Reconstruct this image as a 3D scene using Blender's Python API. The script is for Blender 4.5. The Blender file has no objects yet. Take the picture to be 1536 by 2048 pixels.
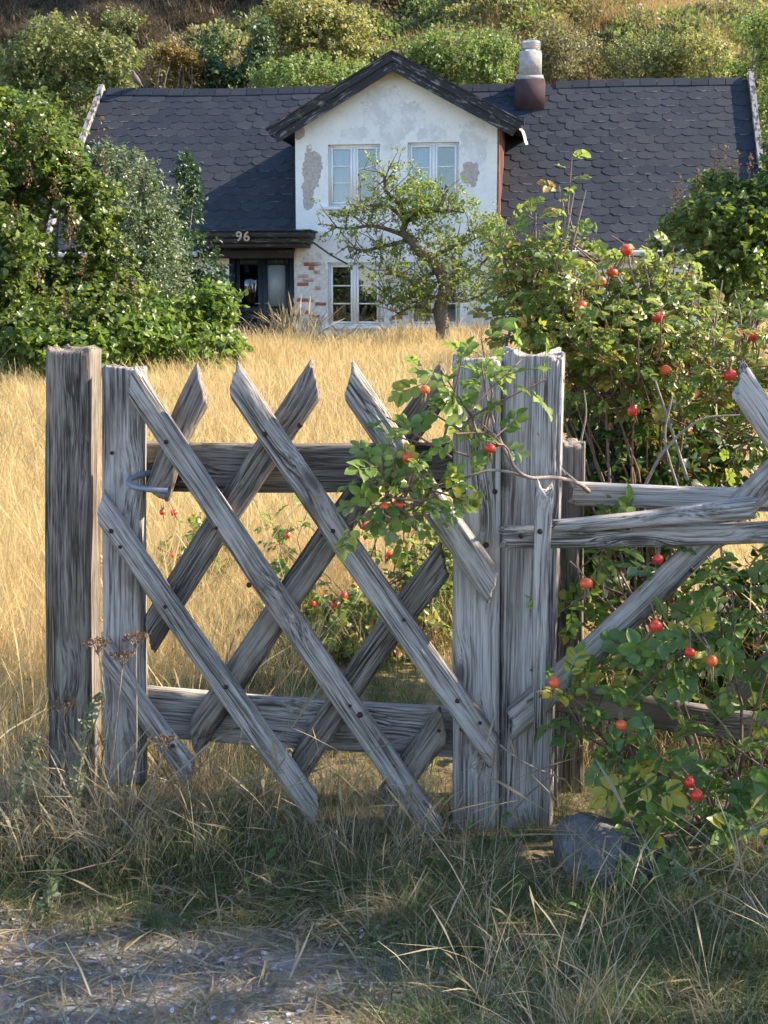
import bpy, math, random
import numpy as np
from mathutils import Matrix, Vector
random.seed(7); rng = np.random.default_rng(7)
S = bpy.context.scene
R = math.radians

# ------------------------------------------------------------------ camera, sky, sun, exposure
FPX = 2813.0                      # focal length in photo pixels (1536 x 2048)
TH = math.atan(424 / FPX)
CAM = np.array([0.0, 0.0, 1.55])
cam = bpy.data.cameras.new('camera'); camo = bpy.data.objects.new('camera', cam)
S.collection.objects.link(camo); S.camera = camo
cam.sensor_fit = 'VERTICAL'; cam.sensor_height = 36.0; cam.lens = 36.0 * FPX / 2048
cam.clip_start = 0.05; cam.clip_end = 3000
camo.location = CAM; camo.rotation_euler = (math.pi / 2 - TH, 0, 0)
SUN_AZ, SUN_EL = 8.0, 34.0       # degrees: from +X towards +Y, above the horizon
W = bpy.data.worlds.new('World'); S.world = W; W.use_nodes = True
wn = W.node_tree.nodes; bg = wn['Background']; sky = wn.new('ShaderNodeTexSky')
sky.sky_type = 'NISHITA'; sky.sun_disc = False
sky.sun_elevation = R(SUN_EL); sky.sun_rotation = R(90 - SUN_AZ)
sky.air_density = 1.0; sky.dust_density = 0.4; sky.ozone_density = 2.2
W.node_tree.links.new(sky.outputs[0], bg.inputs[0]); bg.inputs[1].default_value = 0.15
sl = bpy.data.lights.new('sun', 'SUN'); sl.energy = 5.0; sl.angle = R(0.53); sl.color = (1.0, 0.86, 0.66)
so = bpy.data.objects.new('sun', sl); S.collection.objects.link(so)
sdir = Vector((math.cos(R(SUN_EL)) * math.cos(R(SUN_AZ)), math.cos(R(SUN_EL)) * math.sin(R(SUN_AZ)), math.sin(R(SUN_EL))))
so.rotation_euler = sdir.to_track_quat('Z', 'Y').to_euler(); so.location = (20, 5, 20)
S.view_settings.view_transform = 'Standard'; S.view_settings.look = 'None'
S.view_settings.gamma = 1.0; S.view_settings.use_curve_mapping = False
S.view_settings.exposure = 1.6
S.cycles.max_bounces = 5; S.cycles.diffuse_bounces = 3; S.cycles.glossy_bounces = 2; S.cycles.transmission_bounces = 3; S.cycles.transparent_max_bounces = 6
S.cycles.use_adaptive_sampling = True; S.cycles.adaptive_threshold = 0.03; S.cycles.caustics_reflective = False; S.cycles.caustics_refractive = False

# ------------------------------------------------------------------ measuring helpers
CF = np.array([0, math.cos(TH), -math.sin(TH)]); CU = np.array([0, math.sin(TH), math.cos(TH)])
def P(u, v, Y):
    d = np.array([(u - 768) / FPX, 0, 0]) - (v - 1024) / FPX * CU + CF
    return CAM + d * (Y / d[1])
def proj(p):
    q = np.asarray(p, float) - CAM
    w = q @ CF
    return 768 + FPX * q[..., 0] / w, 1024 - FPX * (q @ CU) / w
def terr(x, y):
    x = np.asarray(x, float); y = np.asarray(y, float)
    t = np.clip((y - 4.5) / 22, 0, 1); z = 0.5 * t * t * (3 - 2 * t)
    s = y - 34.5 + 2.5 * np.sin(x * .09 + .6) + 1.2 * np.sin(x * .23 + 2)
    s = np.clip(s, -60, 75)
    h = np.log1p(np.exp(np.clip(s / 2.0, -30, 40))) * 2.0 * .53
    g = np.clip(s / 8, 0, 1)
    h = h + g * (.8 * np.sin(x * .31 + y * .22) + .45 * np.sin(x * .7 - y * .41 + 1) + .25 * np.sin(x * 1.7 + y * 1.1))
    z = z + h
    near = np.exp(-((y - 3.9) / .7) ** 2)
    z = z - .02 * near * (y > 0) + .012 * np.sin(x * 3.1 + y * 1.7) + .01 * np.sin(x * 7.3 - y * 5.1)
    return z
def wave_noise(seed, k=6, freq=2.0):
    r = np.random.default_rng(seed)
    K = r.normal(size=(k, 3)) * freq; ph = r.uniform(0, 6.28, k)
    return lambda p: np.sin(np.asarray(p) @ K.T + ph).mean(-1) * 1.8
def unit(a):
    return a / np.maximum(np.linalg.norm(a, axis=-1, keepdims=True), 1e-9)

# ------------------------------------------------------------------ object helpers
COL = S.collection
def mesh_of(name, V, F, mats=None, smooth=False, tint=None, mi=None):
    me = bpy.data.meshes.new(name)
    V = np.asarray(V, np.float32)
    if isinstance(F, np.ndarray):
        n, k = F.shape
        me.vertices.add(len(V)); me.vertices.foreach_set('co', V.ravel())
        me.loops.add(n * k); me.loops.foreach_set('vertex_index', F.astype(np.int32).ravel())
        me.polygons.add(n); me.polygons.foreach_set('loop_start', np.arange(0, n * k, k, dtype=np.int32))
        me.polygons.foreach_set('loop_total', np.full(n, k, np.int32))
        me.update(calc_edges=True)
    else:
        me.from_pydata(V.tolist(), [], F); me.update()
    if smooth: me.polygons.foreach_set('use_smooth', np.ones(len(me.polygons), bool))
    if tint is not None:
        a = me.attributes.new('tint', 'FLOAT', 'POINT'); a.data.foreach_set('value', np.asarray(tint, np.float32))
    if mats:
        for m in (mats if isinstance(mats, (list, tuple)) else [mats]): me.materials.append(m)
    if mi is not None: me.polygons.foreach_set('material_index', np.asarray(mi, np.int32))
    return me
def put(name, me, parent=None, M=None):
    o = bpy.data.objects.new(name, me); COL.objects.link(o)
    if parent is not None: o.parent = parent
    if M is not None:
        if parent is not None and 'rm' in ROOTS.get(parent.name, {}): M = ROOTS[parent.name]['rm'].inverted() @ M
        o.matrix_basis = M
    return o
ROOTS = {}
def thing(name, label, cat, loc=(0, 0, 0), rz=0, group=None):
    o = bpy.data.objects.new(name, None); COL.objects.link(o); o.empty_display_size = .2
    o.location = loc; o.rotation_euler = (0, 0, rz)
    ROOTS[o.name] = {'rm': Matrix.Translation(Vector(loc)) @ Matrix.Rotation(rz, 4, 'Z')}
    return tag(o, label, cat, group)
def tag(o, label=None, cat=None, group=None, kind=None):
    if label: o['label'] = label
    if cat: o['category'] = cat
    if group: o['group'] = group
    if kind: o['kind'] = kind
    return o
def wput(name, me, parent):            # mesh given in world coordinates under a thing
    return put(name, me, parent, Matrix.Identity(4))
def join(parts):                        # [(V,F(n,k) array)] of equal k
    Vs, Fs, o = [], [], 0
    for V, F in parts:
        Vs.append(np.asarray(V)); Fs.append(np.asarray(F) + o); o += len(V)
    return np.concatenate(Vs), np.concatenate(Fs)
def box(x0, x1, y0, y1, z0, z1):
    V = np.array([(x, y, z) for z in (z0, z1) for y in (y0, y1) for x in (x0, x1)], float)
    F = np.array([(0, 2, 3, 1), (4, 5, 7, 6), (0, 1, 5, 4), (2, 6, 7, 3), (0, 4, 6, 2), (1, 3, 7, 5)])
    return V, F
def tube(pts, rad, n=6):
    pts = np.asarray(pts, float); m = len(pts); rad = np.broadcast_to(np.asarray(rad, float), (m,))
    t = unit(np.gradient(pts, axis=0)); ref = np.array([.31, .17, .93]) if abs(t[0, 2]) < .9 else np.array([1., .1, 0])
    a = unit(np.cross(t, ref)); b = np.cross(t, a)
    an = np.linspace(0, 2 * math.pi, n, endpoint=False)
    V = (pts[:, None] + rad[:, None, None] * (np.cos(an)[None, :, None] * a[:, None] + np.sin(an)[None, :, None] * b[:, None])).reshape(-1, 3)
    i = np.arange(m - 1)[:, None] * n; j = np.arange(n)[None]; j2 = (j + 1) % n
    F = np.stack([i + j, i + j2, i + n + j2, i + n + j], -1).reshape(-1, 4)
    return V, F
def smooth_path(pts, k=6):
    pts = np.asarray(pts, float); q = np.concatenate([[2 * pts[0] - pts[1]], pts, [2 * pts[-1] - pts[-2]]]); out = []
    for i in range(1, len(q) - 2):
        for t in np.linspace(0, 1, k, endpoint=False):
            a, b, c, d = q[i - 1], q[i], q[i + 1], q[i + 2]
            out.append(.5 * (2 * b + (c - a) * t + (2 * a - 5 * b + 4 * c - d) * t * t + (3 * b - a - 3 * c + d) * t ** 3))
    out.append(pts[-1]); return np.array(out)

# ------------------------------------------------------------------ materials
def new_mat(name):
    m = bpy.data.materials.new(name); m.use_nodes = True
    nt = m.node_tree; nt.nodes.clear()
    return m, nt
class G:
    def __init__(s, nt): s.nt = nt
    def n(s, t, **kw):
        nd = s.nt.nodes.new('ShaderNode' + t); ins = kw.pop('ins', {})
        for k, v in kw.items(): setattr(nd, k, v)
        for k, v in ins.items():
            sock = nd.inputs[k]
            if hasattr(v, 'is_linked') or isinstance(v, bpy.types.NodeSocket): s.nt.links.new(v, sock)
            else: sock.default_value = v
        return nd
    def math(s, op, a, b=0.0, clamp=False):
        return s.n('Math', operation=op, use_clamp=clamp, ins={0: a, 1: b}).outputs[0]
    def noise(s, vec, scale, detail=4, rough=.6, dist=0):
        return s.n('TexNoise', ins={'Vector': vec, 'Scale': scale, 'Detail': detail, 'Roughness': rough, 'Distortion': dist}).outputs['Fac']
    def ramp(s, fac, stops, interp='LINEAR'):
        nd = s.n('ValToRGB', ins={0: fac}); cr = nd.color_ramp; cr.interpolation = interp
        while len(cr.elements) < len(stops): cr.elements.new(.5)
        for e, (p, c) in zip(cr.elements, stops):
            e.position = p; e.color = (*c, 1) if len(c) == 3 else c
        return nd.outputs[0]
    def mix(s, f, a, b, mode='MIX'):
        nd = s.n('Mix', data_type='RGBA', blend_type=mode, ins={0: f})
        for k, v in ((6, a), (7, b)):
            if isinstance(v, tuple): nd.inputs[k].default_value = (*v[:3], 1)
            else: s.nt.links.new(v, nd.inputs[k])
        return nd.outputs[2]
    def smooth(s, v, a, b):
        return s.n('MapRange', interpolation_type='SMOOTHSTEP', ins={0: v, 1: a, 2: b, 3: 0.0, 4: 1.0}).outputs[0]
    def map(s, vec, sc=(1, 1, 1), loc=(0, 0, 0)):
        return s.n('Mapping', ins={'Vector': vec, 'Scale': sc, 'Location': loc}).outputs[0]
    def vadd(s, a, b): return s.n('VectorMath', operation='ADD', ins={0: a, 1: b}).outputs[0]
    def bump(s, h, st=.5, d=.01): return s.n('Bump', ins={'Height': h, 'Strength': st, 'Distance': d}).outputs[0]
    def out(s, sh): s.nt.links.new(sh, s.n('OutputMaterial').inputs[0])
    def bsdf(s, col, rough=.8, nrm=None, spec=.3, metal=0.0):
        nd = s.n('BsdfPrincipled', ins={'Roughness': rough, 'Specular IOR Level': spec, 'Metallic': metal})
        if isinstance(col, tuple): nd.inputs['Base Color'].default_value = (*col, 1)
        else: s.nt.links.new(col, nd.inputs['Base Color'])
        if nrm is not None: s.nt.links.new(nrm, nd.inputs['Normal'])
        return nd.outputs[0]

def wood_mat(name, light, mid, dark, brown=(.14, .09, .06), brownamt=.25, zs=.05):
    m, nt = new_mat(name); g = G(nt)
    tc = g.n('TexCoord').outputs['Object']; rnd = g.n('ObjectInfo').outputs['Random']
    off = g.n('CombineXYZ', ins={0: g.math('MULTIPLY', rnd, 13.7), 1: g.math('MULTIPLY', rnd, 7.1), 2: g.math('MULTIPLY', rnd, 31.3)}).outputs[0]
    p0 = g.vadd(tc, off)
    vor = g.n('TexVoronoi', ins={'Vector': g.map(p0, (9, 4, 3.2)), 'Scale': 1.0, 'Randomness': 1.0})
    d = vor.outputs['Distance']
    knot = g.smooth(d, .17, .07); halo = g.smooth(d, .5, .05)
    warp = g.n('CombineXYZ', ins={0: g.math('MULTIPLY', halo, .022), 1: g.math('MULTIPLY', halo, .012), 2: 0.0}).outputs[0]
    lowwarp = g.noise(g.map(p0, (3, 3, 1.2)), 1.0, 2)
    w2 = g.n('CombineXYZ', ins={0: g.math('MULTIPLY', lowwarp, .022), 1: g.math('MULTIPLY', lowwarp, .012), 2: 0.0}).outputs[0]
    p = g.vadd(g.vadd(p0, warp), w2)
    fine = g.noise(g.map(p, (1, 1, zs * .6)), 210, 3, .65)
    streak = g.noise(g.map(p, (1, 1, zs)), 60, 3, .6)
    broad = g.noise(g.map(p, (1, 1, zs * 2.5)), 16, 2, .55)
    blot = g.noise(p0, 7, 3, .6)
    ck = g.noise(g.map(p, (1, 1, zs * .35)), 48, 2, .4)
    line = g.math('MAXIMUM', g.smooth(g.math('ABSOLUTE', g.math('SUBTRACT', ck, .5)), .030, .006), g.math('MULTIPLY', g.smooth(g.math('ABSOLUTE', g.math('SUBTRACT', g.noise(g.map(p, (1, 1, zs * .35)), 120, 1, .4), .5)), .04, .01), .55))
    ckm = g.math('MULTIPLY', line, g.smooth(g.noise(g.map(p0, (4, 4, .9)), 2.2, 2), .46, .64))
    v = g.math('ADD', g.math('MULTIPLY', fine, .5), g.math('ADD', g.math('MULTIPLY', streak, .32), g.math('MULTIPLY', broad, .22)))
    c = g.ramp(v, [(.42, dark), (.49, mid), (.56, light), (.75, tuple(min(1, x * 1.3) for x in light))])
    bm = g.math('MULTIPLY', g.smooth(blot, .5, .72), brownamt * 2)
    c = g.mix(bm, c, brown, 'MIX')
    c = g.mix(g.math('MULTIPLY', g.smooth(g.noise(p0, 23, 3), .58, .7), .35), c, tuple(x * .8 for x in light))
    rings = g.math('SINE', g.math('MULTIPLY', d, 150.0))
    c = g.mix(g.math('MULTIPLY', g.math('MULTIPLY', g.smooth(d, .3, .1), .25), g.smooth(rings, -.2, .7)), c, dark)
    c = g.mix(g.math('MULTIPLY', knot, .75), c, (.05, .035, .03))
    c = g.mix(g.math('MULTIPLY', ckm, .85), c, (.032, .022, .017))
    h = g.math('SUBTRACT', g.math('ADD', g.math('MULTIPLY', fine, .35), g.math('MULTIPLY', streak, .8)), g.math('ADD', g.math('MULTIPLY', ckm, 1.6), g.math('MULTIPLY', knot, -.3)))
    g.out(g.bsdf(c, .82, g.bump(h, .9, .006), .25))
    return m

def leaf_mat(name, c0, c1, c2=None, trans=.35, rough=.42, tcol=None, spec=.45, brown=None, under=None):
    m, nt = new_mat(name); g = G(nt)
    a = g.n('Attribute', attribute_name='tint').outputs['Fac']; rnd = g.n('ObjectInfo').outputs['Random']
    f = g.math('FRACT', g.math('ADD', a, g.math('MULTIPLY', rnd, .37)))
    st = [(0.0, c0), (.62, c1), (.87, c2 or c1)]
    if brown: st.append((.955, brown))
    c = g.ramp(f, st)
    if under:
        c = g.mix(g.math('MULTIPLY', g.n('NewGeometry').outputs['Backfacing'], .65), c, under)
    tc = g.mix(.55, c, tcol or tuple(min(.9, x * 2.2) for x in (c1[0] * 1.15, c1[1] * 1.1, c1[2] * .6)))
    b = g.bsdf(c, rough, None, spec)
    t = g.n('BsdfTranslucent', ins={0: tc}).outputs[0]
    g.out(g.n('MixShader', ins={0: trans, 1: b, 2: t}).outputs[0])
    return m

def plain_mat(name, col, rough=.7, spec=.3, metal=0.0, var=.25, scale=8.0, bump=.2):
    m, nt = new_mat(name); g = G(nt); tc = g.n('TexCoord').outputs['Object']
    n1 = g.noise(tc, scale, 4, .65); n2 = g.noise(tc, scale * 6, 2, .6)
    f = g.math('ADD', g.math('MULTIPLY', n1, .7), g.math('MULTIPLY', n2, .3))
    c = g.ramp(f, [(.3, tuple(x * (1 - var) for x in col)), (.7, tuple(min(1, x * (1 + var)) for x in col))])
    g.out(g.bsdf(c, rough, g.bump(f, bump, .01), spec, metal)); return m

def paint_mat(name, paint, under, amt=.5, rough=.55, stretch=(6, 6, 60), scale=1.0, roty=0):
    m, nt = new_mat(name); g = G(nt); tc = g.n('TexCoord').outputs['Object']
    if roty: tc = g.n('Mapping', ins={'Vector': tc, 'Rotation': (0, R(roty), 0)}).outputs[0]
    n = g.noise(g.map(tc, stretch), scale, 4, .7); n2 = g.noise(tc, 5, 3)
    mk = g.smooth(g.math('ADD', n, g.math('MULTIPLY', g.math('SUBTRACT', n2, .5), .5)), 1 - amt, 1 - amt + .08)
    v = g.noise(tc, 30, 4)
    c = g.mix(g.math('MULTIPLY', v, .5), paint, tuple(x * .6 for x in paint))
    c = g.mix(mk, c, under)
    g.out(g.bsdf(c, rough, g.bump(g.math('SUBTRACT', v, mk), .4, .006), .3)); return m

M = {}
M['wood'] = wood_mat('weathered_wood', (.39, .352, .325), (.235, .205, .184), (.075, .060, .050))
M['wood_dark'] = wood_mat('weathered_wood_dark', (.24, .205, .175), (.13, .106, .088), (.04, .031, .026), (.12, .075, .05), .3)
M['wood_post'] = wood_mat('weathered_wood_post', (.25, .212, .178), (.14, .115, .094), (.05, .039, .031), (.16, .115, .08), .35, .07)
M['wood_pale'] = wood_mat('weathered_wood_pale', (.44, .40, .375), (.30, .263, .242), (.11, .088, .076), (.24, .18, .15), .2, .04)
M['bark'] = plain_mat('grey_bark', (.13, .105, .085), .9, .15, 0, .5, 25, .8)
M['cane'] = plain_mat('rose_cane_bark', (.20, .12, .10), .75, .2, 0, .45, 40, .4)
M['drycane'] = plain_mat('dead_cane_bark', (.26, .21, .18), .85, .2, 0, .4, 40, .4)
M['lilac'] = leaf_mat('lilac_leaf', (.042, .07, .018), (.098, .145, .032), (.21, .235, .065), .40, .36)
M['lilac_bright'] = leaf_mat('lilac_leaf_bright', (.055, .10, .02), (.11, .175, .034), (.19, .24, .055), .42, .4)
M['greyleaf'] = leaf_mat('greygreen_leaf', (.055, .09, .042), (.11, .15, .08), (.21, .24, .15), .30, .38)
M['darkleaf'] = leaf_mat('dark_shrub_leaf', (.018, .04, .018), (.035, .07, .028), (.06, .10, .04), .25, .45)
M['appleleaf'] = leaf_mat('apple_leaf', (.07, .115, .03), (.15, .205, .052), (.25, .28, .095), .44, .42, brown=(.2, .13, .04))
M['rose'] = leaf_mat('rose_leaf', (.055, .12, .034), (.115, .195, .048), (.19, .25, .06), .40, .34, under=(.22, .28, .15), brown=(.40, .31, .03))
M['rose_sun'] = leaf_mat('rose_leaf_sunlit_autumn', (.07, .12, .026), (.15, .205, .042), (.28, .285, .075), .46, .38, under=(.24, .28, .15), brown=(.40, .18, .04))  # brighter, yellower copy for bushes in the sun, sunlight put into the colour
M['rose_sprig_sunlit'] = leaf_mat('rose_leaf_sprig_sunlit', (.085, .15, .034), (.165, .235, .048), (.25, .29, .07), .42, .34, under=(.26, .32, .17), brown=(.42, .34, .03))  # yellower copy for the sprig, sunlight put into the leaf colour
M['rose_deep'] = leaf_mat('shrub_leaf_round', (.022, .052, .016), (.05, .095, .02), (.13, .13, .025), .34, .40, brown=(.26, .08, .03))
M['olive'] = leaf_mat('hill_leaf_olive', (.09, .115, .04), (.145, .17, .06), (.21, .22, .085), .3, .55)
M['yellowgreen'] = leaf_mat('hill_leaf_yellow', (.14, .16, .05), (.25, .25, .09), (.35, .31, .15), .34, .55)
M['hillgreen'] = leaf_mat('hill_leaf_green', (.09, .14, .04), (.15, .21, .06), (.22, .28, .095), .34, .55)
M['hilldark'] = leaf_mat('hill_leaf_dark', (.03, .06, .028), (.06, .10, .04), (.10, .14, .06), .24, .5)
M['russet'] = leaf_mat('hill_leaf_russet', (.13, .095, .03), (.21, .14, .05), (.25, .20, .07), .3, .6)
M['scrub'] = leaf_mat('hill_leaf_scrub', (.13, .13, .065), (.19, .18, .095), (.26, .22, .13), .3, .6)
M['seed'] = leaf_mat('dry_seed_head', (.10, .055, .03), (.16, .09, .05), (.22, .14, .08), .15, .8)
M['straw'] = leaf_mat('dry_grass', (.34, .24, .10), (.50, .375, .17), (.66, .54, .30), .42, .6, (.84, .64, .31), .25)
M['straw_grey'] = leaf_mat('dry_grass_grey', (.17, .13, .075), (.29, .235, .145), (.46, .38, .25), .34, .6, (.58, .46, .26), .25)
M['grass'] = leaf_mat('green_grass', (.035, .06, .02), (.065, .105, .036), (.13, .165, .06), .35, .5, (.20, .28, .07), .3)
M['weed'] = leaf_mat('broad_weed_leaf', (.03, .07, .015), (.07, .15, .025), (.12, .22, .04), .35, .45)
M['mugwort'] = leaf_mat('mugwort_leaf', (.09, .12, .065), (.15, .185, .10), (.22, .24, .14), .28, .6)
M['hillgrass'] = leaf_mat('hill_dry_grass', (.22, .145, .06), (.34, .24, .11), (.46, .35, .18), .35, .7, (.60, .42, .18), .2)
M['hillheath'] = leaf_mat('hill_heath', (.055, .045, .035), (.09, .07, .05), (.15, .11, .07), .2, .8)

def hip_mat():
    m, nt = new_mat('rose_hip_skin'); g = G(nt); rnd = g.n('ObjectInfo').outputs['Random']
    tc = g.n('TexCoord').outputs['Object']
    c = g.ramp(rnd, [(.0, (.55, .016, .022)), (.5, (.60, .035, .02)), (.9, (.68, .11, .025))])
    n = g.noise(tc, 60, 3); c = g.mix(g.math('MULTIPLY', g.smooth(n, .5, .8), .5), c, (.75, .22, .05))
    g.out(g.bsdf(c, .3, None, .5)); return m
M['hip'] = hip_mat()
M['sepal'] = plain_mat('dry_sepal', (.20, .15, .08), .8, .2)
M['iron'] = plain_mat('galvanised_iron', (.20, .22, .25), .5, .5, .5, .3, 60, .2)
M['nail'] = plain_mat('rusty_nail', (.05, .028, .022), .8, .3, .2, .4, 200, .3)
M['stone'] = plain_mat('boulder_granite', (.12, .115, .115), .9, .2, 0, .55, 26, 1.0)

# ------------------------------------------------------------------ terrain
def ground_mat():
    m, nt = new_mat('ground_soil'); g = G(nt); p = g.n('NewGeometry').outputs['Position']
    sx = g.n('SeparateXYZ', ins={0: p})
    n = g.noise(p, 3, 3, .7); n2 = g.noise(p, 24, 3, .7); n3 = g.noise(p, .25, 2, .6)
    f = g.math('ADD', g.math('MULTIPLY', n, .5), g.math('MULTIPLY', n2, .5))
    soil = g.ramp(f, [(.35, (.06, .05, .035)), (.5, (.13, .105, .06)), (.65, (.24, .19, .10))])
    dry = g.ramp(f, [(.35, (.13, .095, .045)), (.55, (.25, .185, .08)), (.7, (.34, .26, .12))])
    heath = g.ramp(f, [(.35, (.06, .05, .03)), (.52, (.12, .10, .045)), (.68, (.20, .155, .075))])
    c = g.mix(g.smooth(sx.outputs[1], 4.2, 5.4), soil, dry)
    c = g.mix(g.smooth(sx.outputs[1], 30, 38), c, g.mix(g.smooth(n3, .42, .58), heath, dry))
    g.out(g.bsdf(c, .95, g.bump(f, .8, .05), .1)); return m
def grid_axis(parts):
    a = []
    for lo, hi, st in parts: a += list(np.arange(lo, hi, st))
    a.append(parts[-1][1]); return np.array(a)
gx = grid_axis([(-600, -100, 50), (-100, -30, 5), (-30, -4, .8), (-4, 4, .12), (4, 30, .8), (30, 100, 5), (100, 600, 50)])
gy = grid_axis([(-600, -60, 60), (-60, -4, 4), (-4, 1.5, .5), (1.5, 6.5, .1), (6.5, 30, .6), (30, 75, .8), (75, 120, 5), (120, 700, 60)])
XX, YY = np.meshgrid(gx, gy); ZZ = terr(XX, YY)
ny, nx = XX.shape; idx = np.arange(nx * ny).reshape(ny, nx)
F = np.stack([idx[:-1, :-1], idx[:-1, 1:], idx[1:, 1:], idx[1:, :-1]], -1).reshape(-1, 4)
me = mesh_of('ground', np.stack([XX, YY, ZZ], -1).reshape(-1, 3), F, ground_mat(), True)
tag(put('ground', me), 'ground under the meadow, rising to the grassy hillside behind the house', 'ground', kind='structure')

def path_mat():
    m, nt = new_mat('trodden_path'); g = G(nt); p = g.n('NewGeometry').outputs['Position']
    n = g.noise(p, 6, 6, .7); n2 = g.noise(p, 70, 5, .7)
    v = g.n('TexVoronoi', ins={'Vector': p, 'Scale': 55.0}).outputs['Color']
    f = g.math('ADD', g.math('MULTIPLY', n, .5), g.math('MULTIPLY', n2, .5))
    c = g.ramp(f, [(.36, (.15, .135, .13)), (.50, (.30, .275, .265)), (.62, (.48, .45, .44))])
    c = g.mix(.25, c, g.mix(1.0, c, v, 'MULTIPLY'))
    g.out(g.bsdf(c, .95, g.bump(f, .7, .02), .15)); return m
px_ = np.linspace(-5, 4, 120); rows = []
for k, t in enumerate(np.linspace(0, 1, 24)):
    edge = 3.42 - .55 * np.clip((px_ + .35) / .9, 0, 1.6) + .06 * np.sin(px_ * 7) + .04 * np.sin(px_ * 17)
    yy = -4 + (edge + 4) * t
    rows.append(np.stack([px_, yy, terr(px_, yy) + .006], -1))
V = np.array(rows); idx = np.arange(24 * 120).reshape(24, 120)
F = np.stack([idx[:-1, :-1], idx[:-1, 1:], idx[1:, 1:], idx[1:, :-1]], -1).reshape(-1, 4)
tag(put('path', mesh_of('path', V.reshape(-1, 3), F, path_mat(), True)), 'trodden grey path with straw in front of the gate', 'path', kind='structure')

# ------------------------------------------------------------------ house
HZ = R(-7.5); HO = (0.0, 28.0, 0.5)
house = thing('house', 'white plastered house with slate roof and gabled front dormer at the foot of the hill', 'house', HO, HZ)
Hx = np.array([math.cos(HZ), math.sin(HZ), 0]); Hy = np.array([-math.sin(HZ), math.cos(HZ), 0])
def hw(p):
    p = np.asarray(p, float); return np.array(HO) + p[..., 0:1] * Hx + p[..., 1:2] * Hy + p[..., 2:3] * np.array([0, 0, 1.])
def hpart(name, V, F, mat, parent=None, smooth=False, tint=None):
    o = bpy.data.objects.new(name, mesh_of(name, V, F, mat, smooth, tint)); COL.objects.link(o); o.parent = parent or house; return o

def plaster_mat():
    m, nt = new_mat('peeling_plaster'); g = G(nt); p = g.n('TexCoord').outputs['Object']
    n = g.noise(p, 3, 7, .7); nf = g.noise(p, 16, 6, .7); big = g.noise(p, .8, 4, .6)
    s = g.n('SeparateXYZ', ins={0: p})
    def blob(cx, cz, rx, rz, amp=1.3):
        dx = g.math('DIVIDE', g.math('SUBTRACT', s.outputs[0], cx), rx); dz = g.math('DIVIDE', g.math('SUBTRACT', s.outputs[2], cz), rz)
        d = g.math('SQRT', g.math('ADD', g.math('MULTIPLY', dx, dx), g.math('MULTIPLY', dz, dz)))
        d = g.math('ADD', d, g.math('MULTIPLY', g.math('SUBTRACT', g.noise(p, 7, 5, .65), .5), amp * 2))
        return g.smooth(d, 1.0, .93)
    white = g.ramp(g.math('ADD', g.math('MULTIPLY', n, .5), g.math('MULTIPLY', nf, .5)), [(.3, (.54, .54, .54)), (.48, (.70, .70, .695)), (.7, (.77, .77, .76))])
    c = g.mix(g.math('MULTIPLY', g.smooth(big, .5, .75), .3), white, (.55, .55, .57))
    def mx(*bs):
        o = bs[0]
        for b in bs[1:]: o = g.math('MAXIMUM', o, b)
        return o
    stain = mx(blob(.0, 4.75, .42, .38), blob(.45, 4.55, .35, .3), blob(-.55, 4.25, .28, .16), blob(.9, 4.2, .3, .18), blob(1.75, 4.05, .28, .45), blob(.15, 4.2, .25, .4), blob(1.1, 2.5, .3, .25), blob(-.3, 2.2, .6, .2), blob(1.9, .7, .3, .5))
    c = g.mix(g.math('MULTIPLY', g.math('MULTIPLY', stain, g.smooth(n, .40, .56)), .62), c, (.47, .47, .48))
    dots = g.smooth(nf, .63, .68); c = g.mix(g.math('MULTIPLY', dots, g.smooth(n, .5, .62)), c, (.42, .42, .42))
    ren = mx(blob(-1.42, 3.58, .19, .42, .8), blob(-1.5, 3.2, .13, .28, .8), blob(-1.68, 4.32, .13, .18, .8), blob(1.68, 3.45, .17, .25, .8), blob(-1.5, 2.95, .12, .15, .6))
    rc = g.ramp(nf, [(.35, (.29, .26, .24)), (.65, (.48, .44, .41))])
    c = g.mix(ren, c, rc)
    low = g.math('MULTIPLY', mx(blob(-1.45, 1.2, .42, .75, .9), blob(.2, 1.1, .4, .8, .8)), .7)
    c = g.mix(low, c, g.ramp(nf, [(.35, (.34, .31, .30)), (.6, (.60, .57, .56))]))
    edge = g.math('SUBTRACT', 1.0, mx(ren, low))
    h = g.math('ADD', g.math('MULTIPLY', edge, 1.0), g.math('MULTIPLY', nf, .3))
    g.out(g.bsdf(c, .9, g.bump(h, .7, .012), .15)); return m
M['plaster'] = plaster_mat()
M['slate'] = None
def slate_mat():
    m, nt = new_mat('slate_shingle'); g = G(nt); rnd = g.n('ObjectInfo').outputs['Random']
    a = g.n('Attribute', attribute_name='tint').outputs['Fac']
    p = g.n('NewGeometry').outputs['Position']; rr = g.math('FRACT', g.math('ADD', rnd, g.math('MULTIPLY', a, 7.3)))
    n = g.noise(p, 9, 6, .7); n2 = g.noise(p, .9, 4, .6)
    c = g.ramp(rr, [(0, (.014, .019, .030)), (.5, (.020, .025, .037)), (1, (.030, .034, .044))])
    c = g.mix(g.math('MULTIPLY', g.smooth(n, .45, .7), .4), c, (.042, .040, .042))
    c = g.mix(g.math('MULTIPLY', g.smooth(g.noise(p, .55, 3, .6), .50, .68), .30), c, (.036, .031, .033))
    c = g.mix(g.math('MULTIPLY', g.smooth(g.noise(p, 2.6, 4, .7), .60, .72), .5), c, (.035, .040, .024))
    uv = g.n('Attribute', attribute_name='edge').outputs['Fac']
    li = g.math('MULTIPLY', g.smooth(g.math('ADD', g.math('MULTIPLY', uv, .55), g.math('MULTIPLY', n, .6)), .72, .9), g.smooth(n2, .45, .60))
    c = g.mix(g.math('MULTIPLY', li, .5), c, (.22, .22, .23))
    g.out(g.bsdf(c, .78, g.bump(n, .4, .01), .25)); return m
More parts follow.
